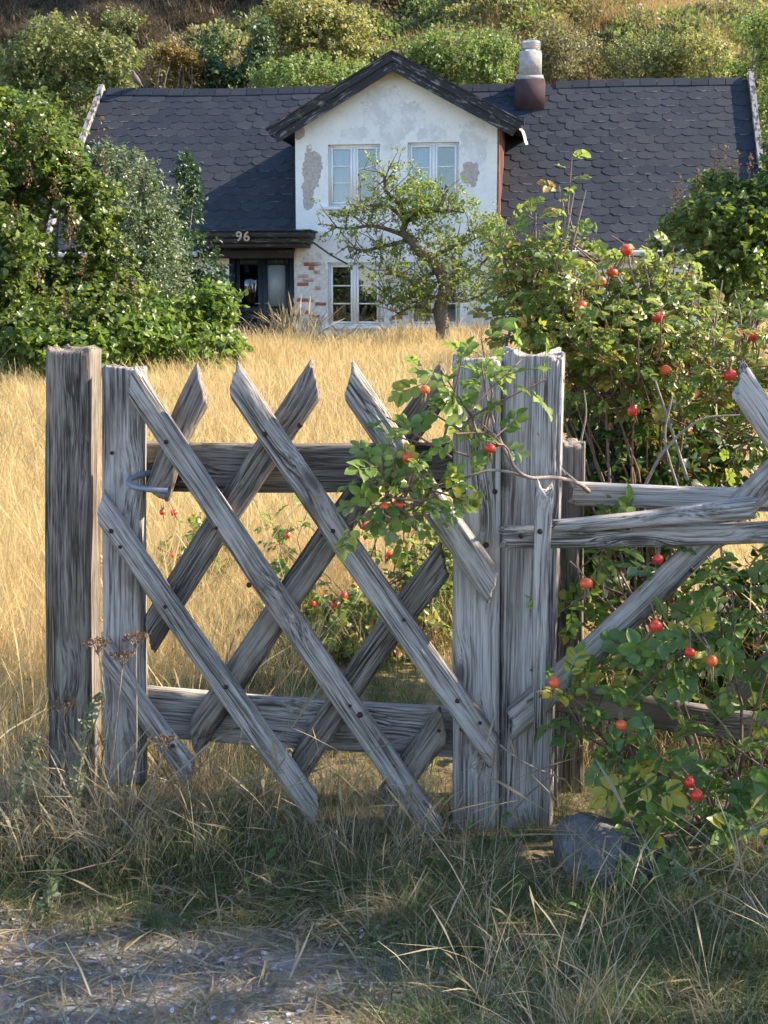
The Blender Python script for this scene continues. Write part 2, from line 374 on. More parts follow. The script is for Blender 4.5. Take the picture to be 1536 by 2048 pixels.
M['slate'] = slate_mat()
M['barge'] = paint_mat('black_peeling_paint', (.020, .020, .024), (.19, .185, .185), .44, .6, (1.2, 8, 11), 3.0, 29.5)
M['barge_right'] = paint_mat('black_peeling_paint_right', (.020, .020, .024), (.19, .185, .185), .44, .6, (1.2, 8, 11), 3.0, -28.5)
M['verge'] = paint_mat('verge_peeling_paint', (.06, .055, .055), (.27, .245, .235), .55, .7, (6, 3, 3), 3.0)
M['white_wood'] = paint_mat('white_window_paint', (.80, .80, .79), (.38, .33, .29), .36, .5, (9, 9, 9), 2.0)
M['door'] = paint_mat('dark_door_paint', (.016, .024, .034), (.07, .075, .08), .40, .5, (9, 9, 1.2), 2.5)
M['canopy'] = paint_mat('canopy_black_paint', (.028, .028, .032), (.12, .115, .11), .42, .6, (1.5, 8, 9), 3.0)
M['cladding'] = paint_mat('red_cladding', (.20, .085, .06), (.30, .20, .17), .4, .75, (9, 9, .7), 2.5)
M['brick'] = plain_mat('exposed_brick', (.33, .12, .08), .9, .15, 0, .45, 18, .5)
M['brick_pale'] = plain_mat('limewashed_brick', (.42, .33, .30), .9, .15, 0, .35, 18, .5)
M['render'] = plain_mat('chimney_render', (.36, .33, .30), .95, .1, 0, .4, 12, .8)
M['chimred'] = plain_mat('chimney_brick_paint', (.062, .038, .040), .85, .2, 0, .3, 9, .2)
M['cowl'] = plain_mat('steel_cowl', (.55, .57, .60), .35, .5, .85, .15, 20, .1)
M['cream'] = plain_mat('cream_lintel', (.60, .52, .36), .7, .3, 0, .2, 10, .2)
M['curtain'] = plain_mat('lace_curtain', (.42, .51, .66), .9, .1, 0, .1, 30, .2)  # pale blue put in for the sky reflected in the panes
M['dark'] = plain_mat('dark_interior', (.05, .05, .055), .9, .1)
M['numeral'] = plain_mat('numeral_brass', (.42, .33, .24), .6, .4, 0, .2, 30, .1)
M['gutter'] = plain_mat('pale_gutter', (.50, .50, .52), .5, .4, 0, .2, 15, .1)
def glass_mat(name='window_glass', ior=1.85, rough=.01):
    m, nt = new_mat(name); g = G(nt); p = g.n('TexCoord').outputs['Object']
    nb = g.bump(g.noise(p, 2.5, 2), .05, .02)
    gl = g.n('BsdfGlossy', ins={'Roughness': rough, 'Color': (.95, .97, 1, 1), 'Normal': nb}).outputs[0]
    tr = g.n('BsdfTransparent', ins={0: (.78, .85, .95, 1)}).outputs[0]  # blue tint stands in for reflected sky
    fr = g.n('Fresnel', ins={'IOR': ior}).outputs[0]
    g.out(g.n('MixShader', ins={0: fr, 1: tr, 2: gl}).outputs[0]); return m
M['glass'] = glass_mat()
def frosted():
    m, nt = new_mat('frosted_glass'); g = G(nt); p = g.n('TexCoord').outputs['Object']
    n = g.noise(p, 60, 3); g.out(g.bsdf((.22, .25, .27), .35, g.bump(n, .6, .01), .6)); return m
M['frost'] = frosted()

EZ, EY, RZ_, RY = 2.0, -.35, 5.65, 3.6        # eave and ridge of the main roof
SL = (RZ_ - EZ) / (RY - EY)
XL, XR = -6.8, 7.25
DXL, DXR, DZ, DAX, DAZ = -1.75, 2.19, 4.37, .2, 5.42
def zroof(y): return EZ + (y - EY) * SL
# walls
def wall_cells(x0, x1, z0, z1, holes, yf=0.0, th=.28):
    xs = sorted({x0, x1, *[h[0] for h in holes], *[h[1] for h in holes]}); zs = sorted({z0, z1, *[h[2] for h in holes], *[h[3] for h in holes]})
    V, F, key = [], [], {}
    def vi(x, y, z):
        k = (round(x, 4), round(y, 4), round(z, 4))
        if k not in key: key[k] = len(V); V.append(k)
        return key[k]
    solid = lambda i, j: 0 <= i < len(xs) - 1 and 0 <= j < len(zs) - 1 and not any(h[0] - 1e-6 <= xs[i] and xs[i + 1] <= h[1] + 1e-6 and h[2] - 1e-6 <= zs[j] and zs[j + 1] <= h[3] + 1e-6 for h in holes)
    for i in range(len(xs) - 1):
        for j in range(len(zs) - 1):
            if not solid(i, j): continue
            a, b, c, d = xs[i], xs[i + 1], zs[j], zs[j + 1]
            F.append([vi(a, yf, c), vi(b, yf, c), vi(b, yf, d), vi(a, yf, d)])
            F.append([vi(a, yf + th, c), vi(a, yf + th, d), vi(b, yf + th, d), vi(b, yf + th, c)])
            if not solid(i - 1, j): F.append([vi(a, yf, c), vi(a, yf, d), vi(a, yf + th, d), vi(a, yf + th, c)])
            if not solid(i + 1, j): F.append([vi(b, yf, c), vi(b, yf + th, c), vi(b, yf + th, d), vi(b, yf, d)])
            if not solid(i, j - 1): F.append([vi(a, yf, c), vi(a, yf + th, c), vi(b, yf + th, c), vi(b, yf, c)])
            if not solid(i, j + 1): F.append([vi(a, yf, d), vi(b, yf, d), vi(b, yf + th, d), vi(a, yf + th, d)])
    return V, F
WIN = {'a': (-1.10, -.08, 2.86, 4.04), 'b': (.46, 1.46, 2.86, 4.06), 'c': (-1.12, -.06, .54, 1.78), 'd': (.50, 1.50, .54, 1.78), 'e': (3.30, 4.16, .75, 1.86)}
V, F = wall_cells(DXL, DXR, -.6, DZ, [WIN['a'], WIN['b'], WIN['c'], WIN['d']])
n0 = len(V)
V += [(DXL, 0, DZ), (DXR, 0, DZ), (DAX, 0, DAZ + .1), (DXL, .28, DZ), (DXR, .28, DZ), (DAX, .28, DAZ + .1)]
F += [[n0, n0 + 1, n0 + 2], [n0 + 3, n0 + 5, n0 + 4]]
wall = hpart('front_wall', V, F, M['plaster'])
hpart('wall', *wall_cells(DXR, XR - .1, -.6, EZ + .2, [WIN['e']], .03), M['plaster'])
hpart('wall', *wall_cells(XL + .1, DXL, -.6, EZ + .2, [(-3.12, -1.80, -.6, 2.0)], .03), M['plaster'])
for xx in (XL + .1, XR - .35):
    prof = [(0.31, -.6), (7.1, -.6), (7.1, EZ + .1), (RY, RZ_ - .15), (0.31, EZ + .1)]
    V = [(xx, y, z) for y, z in prof] + [(xx + .25, y, z) for y, z in prof]
    F = [[4, 3, 2, 1, 0], [5, 6, 7, 8, 9]] + [[i, (i + 1) % 5, 5 + (i + 1) % 5, 5 + i] for i in range(5)]
    hpart('end_wall', V, F, M['plaster'])
V, F = box(XL + .1, XR - .1, 7.1, 7.35, -.6, EZ + .1); hpart('rear_wall', V, F, M['plaster'])
V, F = box(XL + .4, XR - .4, 1.9, 2.0, -.6, 3.0); hpart('dark_backing', V, F, M['dark'])  # dark sheets behind the windows, room gloom put into their colour
V, F = box(DXL + .3, DXR - .3, 1.5, 1.6, 2.4, 4.2); hpart('dark_backing', V, F, M['dark'])
# dormer cheeks
for xx, w_, mt in ((DXL + .002, .1, 'plaster'), (DXR - .102, .1, 'plaster')):
    prof = [(.28, EZ + .1), (2.4, DZ), (.28, DZ)]
    V = [(xx, y, z) for y, z in prof] + [(xx + w_, y, z) for y, z in prof]
    F = [[2, 1, 0], [3, 4, 5]] + [[i, (i + 1) % 3, 3 + (i + 1) % 3, 3 + i] for i in range(3)]
    hpart('dormer_cheek', V, F, M[mt])
# red board cladding on the right cheek, each board its own
for k in range(9):
    y0 = .02 + k * .25; y1 = y0 + .235; zb = [zroof(y0) + .02, zroof(y1) + .02]
    if zb[1] > DZ - .05: break
    prof = [(y0, zb[0]), (y1, zb[1]), (y1, DZ + .1), (y0, DZ + .1)]
    x0 = DXR + .012 + .012 * (k % 2)
    V = [(DXR + .003, y, z) for y, z in prof] + [(x0 + .03, y, z) for y, z in prof]
    hpart('cladding_board', V, [[3, 2, 1, 0], [4, 5, 6, 7], [0, 1, 5, 4], [1, 2, 6, 5], [2, 3, 7, 6], [3, 0, 4, 7]], M['cladding'])
# main roof deck with a slight sag
sag = lambda x: -.05 * math.sin((x - XL) / (XR - XL) * math.pi) - .02 * math.sin(x * 1.1)
def roofdeck():
    V, F = [], []
    xs = [(x, EY) for x in np.linspace(XL, DXL - .002, 16)] + [(x, .29) for x in np.linspace(DXL - .001, DXR + .001, 10)] + [(x, EY) for x in np.linspace(DXR + .002, XR, 16)]
    for x, y0 in xs:
        s = sag(x); z0 = zroof(y0)
        V += [(x, y0, z0), (x, RY, RZ_ + s), (x, 2 * RY - EY, EZ), (x, y0 + .05, z0 - .14), (x, RY, RZ_ + s - .16), (x, 2 * RY - EY, EZ - .14)]
    m = len(xs)
    for i in range(m - 1):
        a = i * 6; b = a + 6
        for p, q in ((0, 1), (1, 2), (2, 5), (5, 4), (4, 3), (3, 0)): F.append([a + p, b + p, b + q, a + q])
    F += [[0, 1, 4, 3], [1, 2, 5, 4]]; e = (m - 1) * 6; F += [[e, e + 3, e + 4, e + 1], [e + 1, e + 4, e + 5, e + 2]]
    return V, F
roof = hpart('roof', *roofdeck(), plain_mat('roof_felt', (.03, .03, .035), .9, .2))
# shingles
sv = np.array([Hx, Hy])
def shingle_mesh(seed):
    r = np.random.default_rng(seed); w, L = .355, .40
    out = [(-w / 2, L), (-w / 2, .085), (-w / 2 + .035, .045), (-.09, .004), (0, 0), (.09, .004), (w / 2 - .035, .045), (w / 2, .085), (w / 2, L)]
    out = [(x + r.normal(0, .0025), y + (r.normal(0, .004) if y < .2 else 0)) for x, y in out]
    n = len(out); V = [(x, y, .016 - .013 * y / L) for x, y in out] + [(x, y, .006 - .011 * y / L) for x, y in out]
    F = [list(range(n))] + [[i, n + i, n + (i + 1) % n, (i + 1) % n] for i in range(n)]
    me = mesh_of('shingle', V, F, M['slate'])
    a = me.attributes.new('edge', 'FLOAT', 'POINT'); a.data.foreach_set('value', np.array([max(0, 1 - y / .16) for x, y in out] * 2, np.float32))
    return me
SH = [shingle_mesh(50 + i) for i in range(6)]
cand = []
slope = math.atan(SL); Ls = math.hypot(RY - EY, RZ_ - EZ)
for row in range(21):
    s0 = -.03 + row * .25
    off = .18 if row % 2 else 0
    for k in range(40):
        x = XL + .19 + off + k * .36
        if x > XR - .1: break
        s = s0 + rng.normal(0, .006); ym = EY + (s + .1) * math.cos(slope); zm = EZ + (s + .1) * math.sin(slope)
        if abs(x - DAX) < 2.08 and zm < DAZ + .1 - .55 * abs(x - DAX): continue
        y = EY + s * math.cos(slope); z = EZ + s * math.sin(slope) + sag(x) * (s / Ls)
        u, v = proj(hw(np.array([x, ym, zm])))
        hid = (u < 380 and v > 290 + (u - 165) * .8) or (u > 1230 and v > 470 - (u - 1230) * .5) or v > 470
        d = np.linalg.norm(hw(np.array([x, y, z])) - CAM)
        cand.append((hid, d, x, y, z))
cand.sort()
def sh_mat(x, y, z):
    return Matrix.Translation((x, y, z)) @ Matrix.Rotation(slope, 4, 'X') @ Matrix.Rotation(rng.normal(0, .016 if rng.random() < .94 else .09), 4, 'Z') @ Matrix.Rotation(rng.normal(0, .008), 4, 'X')
rest = []
for i, (hid, d, x, y, z) in enumerate(cand):
    Mx = sh_mat(x, y, z)
    if i < 298:
        o = bpy.data.objects.new('shingle', SH[i % 6]); COL.objects.link(o); o.parent = roof; o.matrix_basis = Mx
    else: rest.append((Mx, SH[i % 6]))
bV, bF, bt, be, off = [], [], [], [], 0
for Mx, me in rest:
    t = rng.random()
    for v in me.vertices: bV.append(Mx @ v.co); bt.append(t)
    be += [d.value for d in me.attributes['edge'].data]
    for p in me.polygons: bF.append([off + i for i in p.vertices])
    off += len(me.vertices)
o = hpart('shingle_field', [tuple(v) for v in bV], bF, M['slate'], roof, tint=bt); o['kind'] = 'stuff'
a = o.data.attributes.new('edge', 'FLOAT', 'POINT'); a.data.foreach_set('value', np.array(be, np.float32))
# ridge caps
for k in range(39):
    x0 = XL + .1 + k * .355; x1 = x0 + .34
    if x1 > XR - .05: break
    if 2.3 < x0 < 2.95: continue
    s = sag(x0) + RZ_ + .03; V = []
    for x in (x0, x1):
        V += [(x, RY - .15, s - .13), (x, RY, s + .035), (x, RY + .15, s - .13), (x, RY - .15, s - .15), (x, RY, s + .01), (x, RY + .15, s - .15)]
    hpart('ridge_tile', V, [[0, 6, 7, 1], [1, 7, 8, 2], [3, 4, 10, 9], [4, 5, 11, 10], [0, 3, 9, 6], [2, 8, 11, 5], [0, 1, 4, 3], [1, 2, 5, 4], [6, 9, 10, 7], [7, 10, 11, 8]], M['slate'], roof)
# verge boards
for xx, nm in ((XL - .09, 0), (XR, 1)):
    pr = [(EY - .06, EZ - .18), (EY - .06, EZ + .12), (RY, RZ_ + .16), (RY, RZ_ - .16)]
    for sgn in (1, -1):
        q = [(y if sgn > 0 else 2 * RY - y, z) for y, z in pr]
        V = [(xx, y, z) for y, z in q] + [(xx + .11, y, z) for y, z in q]
        hpart('verge_board', V, [[0, 1, 2, 3], [7, 6, 5, 4], [0, 4, 5, 1], [1, 5, 6, 2], [2, 6, 7, 3], [3, 7, 4, 0]], M['verge'], roof)
# dormer roof slabs and bargeboards
def slab(x0, z0, x1, z1, y0, y1, t):
    V = [(x0, y0, z0), (x1, y0, z1), (x1, y1, z1), (x0, y1, z0)]; V += [(x, y, z - t) for x, y, z in V]
    return V, [[0, 1, 2, 3], [7, 6, 5, 4], [0, 4, 5, 1], [1, 5, 6, 2], [2, 6, 7, 3], [3, 7, 4, 0]]
AZ = 5.68
for ex, ez in ((-2.2, 4.30), (2.65, 4.36)):
    hpart('dormer_roof', *slab(ex, ez, DAX, AZ, -.30, 3.9, .06), M['slate'], roof)
    n = np.array([DAX - ex, AZ - ez]); ln = np.linalg.norm(n); d = n / ln; nn = np.array([-d[1], d[0]]); nn = nn if nn[1] > 0 else -nn
    def bar(o0, o1, yf, th, ext, name):
        a0 = np.array([ex, ez]) - d * ext; V = []
        cut = lambda o: np.array([DAX, AZ + o / abs(d[0])])
        q = [a0 + nn * o0, cut(o0), cut(o1), a0 + nn * o1]
        if ex < 0: pass
        for y in (yf, yf + th): V += [(p[0], y, p[1]) for p in q]
        V = np.array(V)
        if ex > 0: V[:, 0] += .0015
        else: V[:, 0] -= .0015
        hpart(name, V, [[0, 1, 2, 3], [7, 6, 5, 4], [0, 4, 5, 1], [1, 5, 6, 2], [2, 6, 7, 3], [3, 7, 4, 0]] if ex < 0 else [[3, 2, 1, 0], [4, 5, 6, 7], [1, 5, 4, 0], [2, 6, 5, 1], [3, 7, 6, 2], [0, 4, 7, 3]], M['barge'] if ex < 0 else M['barge_right'])
    bar(-.125, .025, -.37, .045, .03, 'bargeboard')
    bar(-.29, -.115, -.322, .035, -.02, 'bargeboard')
    bar(.012, .04, -.40, .5, .05, 'roof_edge_strip')
    hpart('soffit', *slab(ex + (.03 if ex < 0 else -.03), ez - .1, DAX, AZ - .1, -.285, .0, .02), M['canopy'])
# torn flashing at the right corner of the dormer eave
pts = []
for i, (x, z) in enumerate([(2.60, 4.25), (2.66, 4.20), (2.69, 4.12), (2.71, 4.03), (2.74, 3.95)]): pts += [(x, -.33, z), (x + .05, -.2, z + .02)]
hpart('torn_flashing', pts, [[2 * i, 2 * i + 1, 2 * i + 3, 2 * i + 2] for i in range(4)], M['render'])

# windows: frame, sill, casements, glazing bars, panes
def window(w, bars, pos, sillw=.12, curtain=None, parts_w=M['white_wood'], blind=False):
    x0, x1, z0, z1 = w; xm = (x0 + x1) / 2; f = .045
    V, F = join([box(x0, x0 + f, .06, .14, z0, z1), box(x1 - f, x1, .06, .14, z0, z1), box(x0 + f, x1 - f, .06, .14, z1 - f, z1), box(x0 + f, x1 - f, .06, .14, z0, z0 + f), box(xm - .035, xm + .035, .055, .13, z0 + f, z1 - f)])
    wd = hpart('window', V, F, M['white_wood'])
    hpart('sill', *box(x0 - sillw, x1 + sillw, -.06, .06, z0 - .07, z0 - .004), M['white_wood'], wd)
    for si, (a, b) in enumerate(((x0 + f, xm - .035), (xm + .035, x1 - f))):
        c = .04; za, zb = z0 + f + .005, z1 - f - .005; a += .004; b -= .004
        V, F = join([box(a, a + c, .045, .1, za, zb), box(b - c, b, .045, .1, za, zb), box(a + c, b - c, .045, .1, zb - c, zb), box(a + c, b - c, .045, .1, za, za + c)])
        hpart('casement', V, F, M['white_wood'], wd)
        bs = sorted(bars[si]); lv = [za + c] + [za + c + (zb - za - 2 * c) * t for t in bs] + [zb - c]
        for q in lv[1:-1]:
            o = hpart('glazing_bar', *box(-(b - a - 2 * c) / 2, (b - a - 2 * c) / 2, -.015, .015, -.013, .013), M['white_wood'], wd)
            o.location = ((a + b) / 2, .075, q)
            if pos == 'a' and si == 1: o.rotation_euler = (0, R(-14), 0); o.scale.x = .96
        for za_, zb_ in zip(lv[:-1], lv[1:]):
            V = [(a + c, .082, za_), (b - c, .082, za_), (b - c, .082, zb_), (a + c, .082, zb_)]
            V += [(x, .087, z) for x, y, z in V]
            pn = hpart('pane', V, [[0, 1, 2, 3], [7, 6, 5, 4], [0, 4, 5, 1], [1, 5, 6, 2], [2, 6, 7, 3], [3, 7, 4, 0]], M['glass'], wd)
    for cx0, cx1, zlo in curtain or []:
        n = 40; xs = np.linspace(cx0, cx1, n); ys = .22 + .018 * np.sin(xs * 46) + .01 * np.sin(xs * 97)
        V = [(x, y, z0 + zlo) for x, y in zip(xs, ys)] + [(x, y, z1 + .02) for x, y in zip(xs, ys)]
        hpart('curtain', V, [[i, i + 1, n + i + 1, n + i] for i in range(n - 1)], M['curtain'], wd, True)
    return wd
window(WIN['a'], ([.36, .68], [.66]), 'a', .15, [(-1.10, -.66, 0)])
window(WIN['b'], ([.62], [.64]), 'b', .15, [(.46, .92, 0)])
window(WIN['c'], ([.33, .66], [.33, .66]), 'c', .05)
window(WIN['d'], ([.33, .66], [.33, .66]), 'd', .05, [(.5, 1.5, .0)])
window(WIN['e'], ([.5], [.5]), 'e', .05, [(3.3, 4.16, 0)])
# exposed bricks in the plaster of the front wall
def bricks(x0, x1, z0, z1, prob, skip=()):
    r = 0; z = z0
    while z < z1:
        x = x0 - (.12 if r % 2 else 0) + rng.uniform(0, .03)
        while x < x1:
            if rng.random() < prob and x > x0 - .02 and x + .21 < x1 + .05:
                w_ = .215 if rng.random() < .7 else .1
                V, F = box(x, x + w_, -.010 - rng.uniform(0, .012), .05, z, z + .062 + rng.normal(0, .004)); V += rng.normal(0, .004, V.shape)
                hpart('brick', V, F, M['brick'] if rng.random() < .55 else M['brick_pale'], wall)
            x += .235
        z += .078; r += 1
bricks(DXL + .01, -1.18, .55, 1.78, .42)
bricks(DXL + .06, -1.32, 3.14, 3.34, .5)
bricks(.02, .42, .6, 1.6, .3)
# porch canopy, number, door
V, F = join([box(-3.55, -1.36, -.80, .02, 2.24, 2.36), box(-3.50, -1.41, -.74, .02, 2.14, 2.24), box(-3.45, -1.46, -.68, .02, 2.06, 2.14), box(-3.60, -1.31, -.85, .02, 2.36, 2.385)])
can = hpart('porch_canopy', V, F, M['canopy'])
cu = bpy.data.curves.new('house_number', 'FONT'); cu.body = '96'; cu.size = .26; cu.extrude = .012; cu.bevel_depth = .003; cu.space_character = 1.15
tmp = bpy.data.objects.new('tmp_text', cu); COL.objects.link(tmp)
dg = bpy.context.evaluated_depsgraph_get(); me = bpy.data.meshes.new_from_object(tmp.evaluated_get(dg)); bpy.data.objects.remove(tmp)
me.name = 'house_number'; me.materials.clear(); me.materials.append(M['numeral'])
o = bpy.data.objects.new('house_number', me); COL.objects.link(o); o.parent = can; o.location = (-2.76, -.87, 2.17); o.rotation_euler = (math.pi / 2, 0, 0)
o['label'] = 'house number 96 in tan numerals'
V, F = tube([(-1.36, -.72, 2.2), (-1.0, -.4, 1.92), (-.72, -.06, 1.75)], .018, 6); hpart('loose_strut', V, F, M['canopy'])
hpart('lintel', *box(-3.16, -1.79, -.0, .10, 2.002, 2.055), M['cream'])
V, F = join([box(-3.12, -3.02, .05, .22, -.5, 2.0), box(-1.90, -1.80, .05, .22, -.5, 2.0), box(-3.02, -1.90, .05, .22, 1.90, 2.0)])
hpart('door_frame', V, F, M['door'])
for a, b, gl in ((-3.015, -2.465, 0), (-2.455, -1.905, 1)):
    V, F = join([box(a, a + .09, .12, .17, -.3, 1.89), box(b - .09, b, .12, .17, -.3, 1.89), box(a + .09, b - .09, .12, .17, 1.74, 1.89), box(a + .09, b - .09, .12, .17, .78, .92), box(a + .09, b - .09, .12, .17, -.3, -.15), box(a + .09, b - .09, .14, .16, -.15, .78)])
    dr = hpart('door', V, F, M['door'])
    for q in range(7): hpart('door_slat', *box(a + .10, b - .10, .128, .139, -.12 + q * .128, -.02 + q * .128), M['door'], dr)
    hpart('door_pane', *box(a + .095, b - .095, .135, .150, .925, 1.735), M['frost'] if gl else M['glass'], dr)
    hpart('handle', *tube([(b - .05 if not gl else a + .05, .115, .98), (b - .05 if not gl else a + .05, .07, .98), (b - .14 if not gl else a + .14, .07, .98)], .012, 6), M['iron'], dr)
hpart('doorstep', *box(-3.3, -1.7, -.6, .0, -.5, -.12), M['render'])
# gutter on the right, small ledge under roof on the left
V, F = tube([(2.62, EY - .04, EZ - .06), (4.5, EY - .04, EZ - .075), (XR, EY - .04, EZ - .06)], .055, 8); hpart('gutter', V, F, M['gutter'])
V, F = tube([(XL, EY - .04, EZ - .06), (-3.65, EY - .04, EZ - .06)], .055, 8); hpart('gutter', V, F, M['gutter'])
hpart('eave_board', *box(2.25, XR - .1, EY + .08, EY + .11, EZ - .2, EZ - .02), M['gutter'])
# chimney
chim = hpart('chimney', *join([box(2.47, 2.93, 3.0, 3.5, 5.72, 6.22), box(2.42, 2.98, 2.95, 3.55, 5.62, 5.72)]), M['render'], roof)
hpart('chimney_base', *box(2.385, 3.015, 2.92, 3.6, 5.0, 5.64), M['chimred'], chim)
V, F = [], []
prof = [(.14, 6.32), (.14, 6.385), (.205, 6.385), (.215, 6.42), (.205, 6.425), (.215, 6.46), (.205, 6.465), (.215, 6.50), (.205, 6.505), (.21, 6.54), (.19, 6.552), (.0, 6.56)]
n = 28
for r_, z in [(a_, b_ - .1) for a_, b_ in prof]:
    for k in range(n): V.append((2.70 + r_ * math.cos(k * 2 * math.pi / n), 3.25 + r_ * math.sin(k * 2 * math.pi / n), z))
F = [[i * n + k, i * n + (k + 1) % n, (i + 1) * n + (k + 1) % n, (i + 1) * n + k] for i in range(len(prof) - 1) for k in range(n)]
hpart('cowl', V, F, M['cowl'], chim)
M['pigeon'] = plain_mat('pigeon_feathers', (.12, .095, .085), .8, .2, 0, .3, 30, .2)
# ------------------------------------------------------------------ bird on the ridge
bp = hw(np.array([-6.02, 3.55, RZ_ + .02]))
sp = np.array([(0.16, 0, .02), (.10, 0, .07), (.05, 0, .12), (0, 0, .17), (-.03, 0, .23), (-.045, 0, .275), (-.05, 0, .31), (-.062, 0, .335), (-.085, 0, .34), (-.11, 0, .335)])
V, F = tube(sp, [.012, .03, .062, .078, .07, .045, .034, .036, .024, .004], 14)
V = np.concatenate([V, sp[[0, -1]]]); n = 14; F = [list(f) for f in F] + [[(k + 1) % n, k, len(V) - 2] for k in range(n)] + [[len(V) - 2 - n + k, len(V) - 2 - n + (k + 1) % n, len(V) - 1] for k in range(n)]
bird = thing('pigeon', 'small grey brown pigeon perched on the left end of the roof ridge', 'bird', tuple(bp), R(25))
put('body', mesh_of('body', V + np.array([0, 0, .05]), F, M['pigeon'], True), bird)
for s in (-1, 1):
    V, F = tube([(-.0, s * .025, .12), (-.005, s * .028, .06), (0, s * .03, .0), (-.03, s * .03, -.005)], [.012, .006, .005, .004], 5)
    put('leg', mesh_of('leg', V, F, M['cane']), bird)

# ------------------------------------------------------------------ gate, posts and fence: every beam is a part
def beam(name, p0, p1, w, t, mat, parent, cut=True, seed=0, e=.55, K=70, n=44, bend=.006, taper=1.0, cracks=3, rough=.012, jag=.01, axisx=None):
    r = np.random.default_rng(1000 + seed)
    p0 = np.array(p0, float); p1 = np.array(p1, float); ax = p1 - p0; L = np.linalg.norm(ax); az = ax / L
    ay = unit(np.array([0, 1, 0]) - az[1] * az); axx = np.cross(ay, az)
    ph = np.linspace(0, 2 * math.pi, n, endpoint=False)
    c, s = np.cos(ph), np.sin(ph)
    X0 = np.sign(c) * np.abs(c) ** e * w / 2; Y0 = np.sign(s) * np.abs(s) ** e * t / 2
    tt = np.linspace(0, 1, K)
    fn = wave_noise(seed + 11, 10, 1.0); fl = wave_noise(seed + 37, 8, 1.0)
    PH, TT = np.meshgrid(ph, tt)
    q = np.stack([np.cos(PH) * 6, np.sin(PH) * 6, TT * L * 1.2], -1)
    q2 = np.stack([np.cos(PH) * 1.2, np.sin(PH) * 1.2, TT * L * 5], -1)
    rad = 1 + rough * 2.2 * fn(q) + rough * 1.6 * fl(q2)
    for k in range(cracks):
        a0 = r.uniform(0, 2 * math.pi) if k else r.uniform(math.pi * 1.2, math.pi * 1.8)
        z0, z1 = sorted(r.uniform(0, 1, 2)); z1 = min(1.02, z0 + max(.25, z1 - z0)); dep = r.uniform(.10, .24)
        da = np.abs((PH - (a0 + .25 * (TT - .5) * r.normal() + .05 * np.sin(TT * 9 + k)) + math.pi) % (2 * math.pi) - math.pi)
        prof = np.clip((TT - z0) / .08, 0, 1) * np.clip((z1 - TT) / .08, 0, 1)
        rad -= dep * np.exp(-(da / .075) ** 2) * prof
    tp = 1 + (taper - 1) * TT
    bx = bend * np.sin(TT * math.pi * r.uniform(.8, 1.6) + r.uniform(-.5, .5)); by = bend * .4 * np.sin(TT * math.pi * 1.3 + r.uniform(0, 6))
    XL_ = X0[None] * rad * tp; YL_ = Y0[None] * rad * tp
    shear = (-axx[0] * XL_ / az[0]) if (cut and abs(az[0]) > .25) else np.zeros_like(XL_)
    shear = np.clip(shear * .62, -w * .6, w * .6) * (1 if cut is True else (1 - TT) * cut)
    j0 = r.normal(0, jag, n) * .5 + jag * np.sin(ph * 3 + r.uniform(0, 6)); j1 = r.normal(0, jag, n) * .5 + jag * np.sin(ph * 2 + r.uniform(0, 6))
    e0 = (shear[0] + j0)[None]; e1 = (shear[-1] + j1)[None]
    ZL_ = e0 + TT * (L + e1 - e0)
    V = np.stack([XL_ + bx, YL_ + by, ZL_], -1)
    for i, sc in ((0, .86), (K - 1, .86)):
        cc = V[i].mean(0); rim = cc + (V[i] - cc) * sc
        V = V
    Vf = V.reshape(-1, 3)
    i = np.arange(K - 1)[:, None] * n; j = np.arange(n)[None]; j2 = (j + 1) % n
    F = np.stack([i + j, i + j2, i + n + j2, i + n + j], -1).reshape(-1, 4).tolist()
    # recessed-edge end caps
    for ring, flip in ((0, True), (K - 1, False)):
        base = ring * n; cc = V[ring].mean(0); inner = cc + (V[ring] - cc) * .93; inner[:, 2] += (-.004 if ring == 0 else .004)
        o = len(Vf); Vf = np.concatenate([Vf, inner, [cc]])
        for k in range(n):
            k2 = (k + 1) % n
            q_ = [base + k, base + k2, o + k2, o + k]; t_ = [o + k, o + k2, o + n]
            F.append(q_[::-1] if flip else q_); F.append(t_[::-1] if flip else t_)
    me = mesh_of(name, Vf, F, mat, True)
    Mx = Matrix(((axx[0], ay[0], az[0], p0[0]), (axx[1], ay[1], az[1], p0[1]), (axx[2], ay[2], az[2], p0[2]), (0, 0, 0, 1)))
    return put(name, me, parent, Mx)
GY = 4.0
def gp(u, v, y): return P(u, v, y)
gate = thing('gate', 'weathered grey wooden gate of crossed diagonal poles between two posts', 'gate', (-.3, GY, float(terr(-.3, GY))))
beam('stile', gp(250, 737, 4.01), gp(252, 1560, 4.01), .118, .075, M['wood'], gate, False, 1, .3, 90, 56, .003, cracks=4, jag=.006)
beam('stile', gp(953, 722, 4.01), gp(953, 1692, 4.01), .136, .080, M['wood_pale'], gate, False, 2, .28, 90, 56, .002, cracks=3, jag=.008)
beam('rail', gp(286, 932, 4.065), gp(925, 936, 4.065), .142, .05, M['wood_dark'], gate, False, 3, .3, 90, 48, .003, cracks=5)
beam('rail', gp(286, 1420, 4.065), gp(925, 1468, 4.065), .150, .05, M['wood'], gate, False, 4, .3, 90, 48, .003, cracks=5)
F_SL = [((268, 762), (872, 1668), .072), ((468, 760), (985, 1500), .076), ((702, 762), (985, 1168), .082), ((206, 1015), (628, 1620), .066), ((212, 1305), (378, 1545), .062)]
for i, (a, b, w_) in enumerate(F_SL):
    beam('slat', gp(*a, 3.938), gp(*b, 3.938 + (.02 if i == 0 else 0)), w_, .058, M['wood'], gate, True, 20 + i, .62, 90, 44, .007, cracks=4, rough=.02, jag=.005)
B_SL = [((404, 772), (312, 985), .078), ((628, 760), (306, 1268), .082), ((884, 766), (385, 1470), .084), ((884, 1120), (590, 1535), .080), ((884, 1448), (772, 1610), .078)]
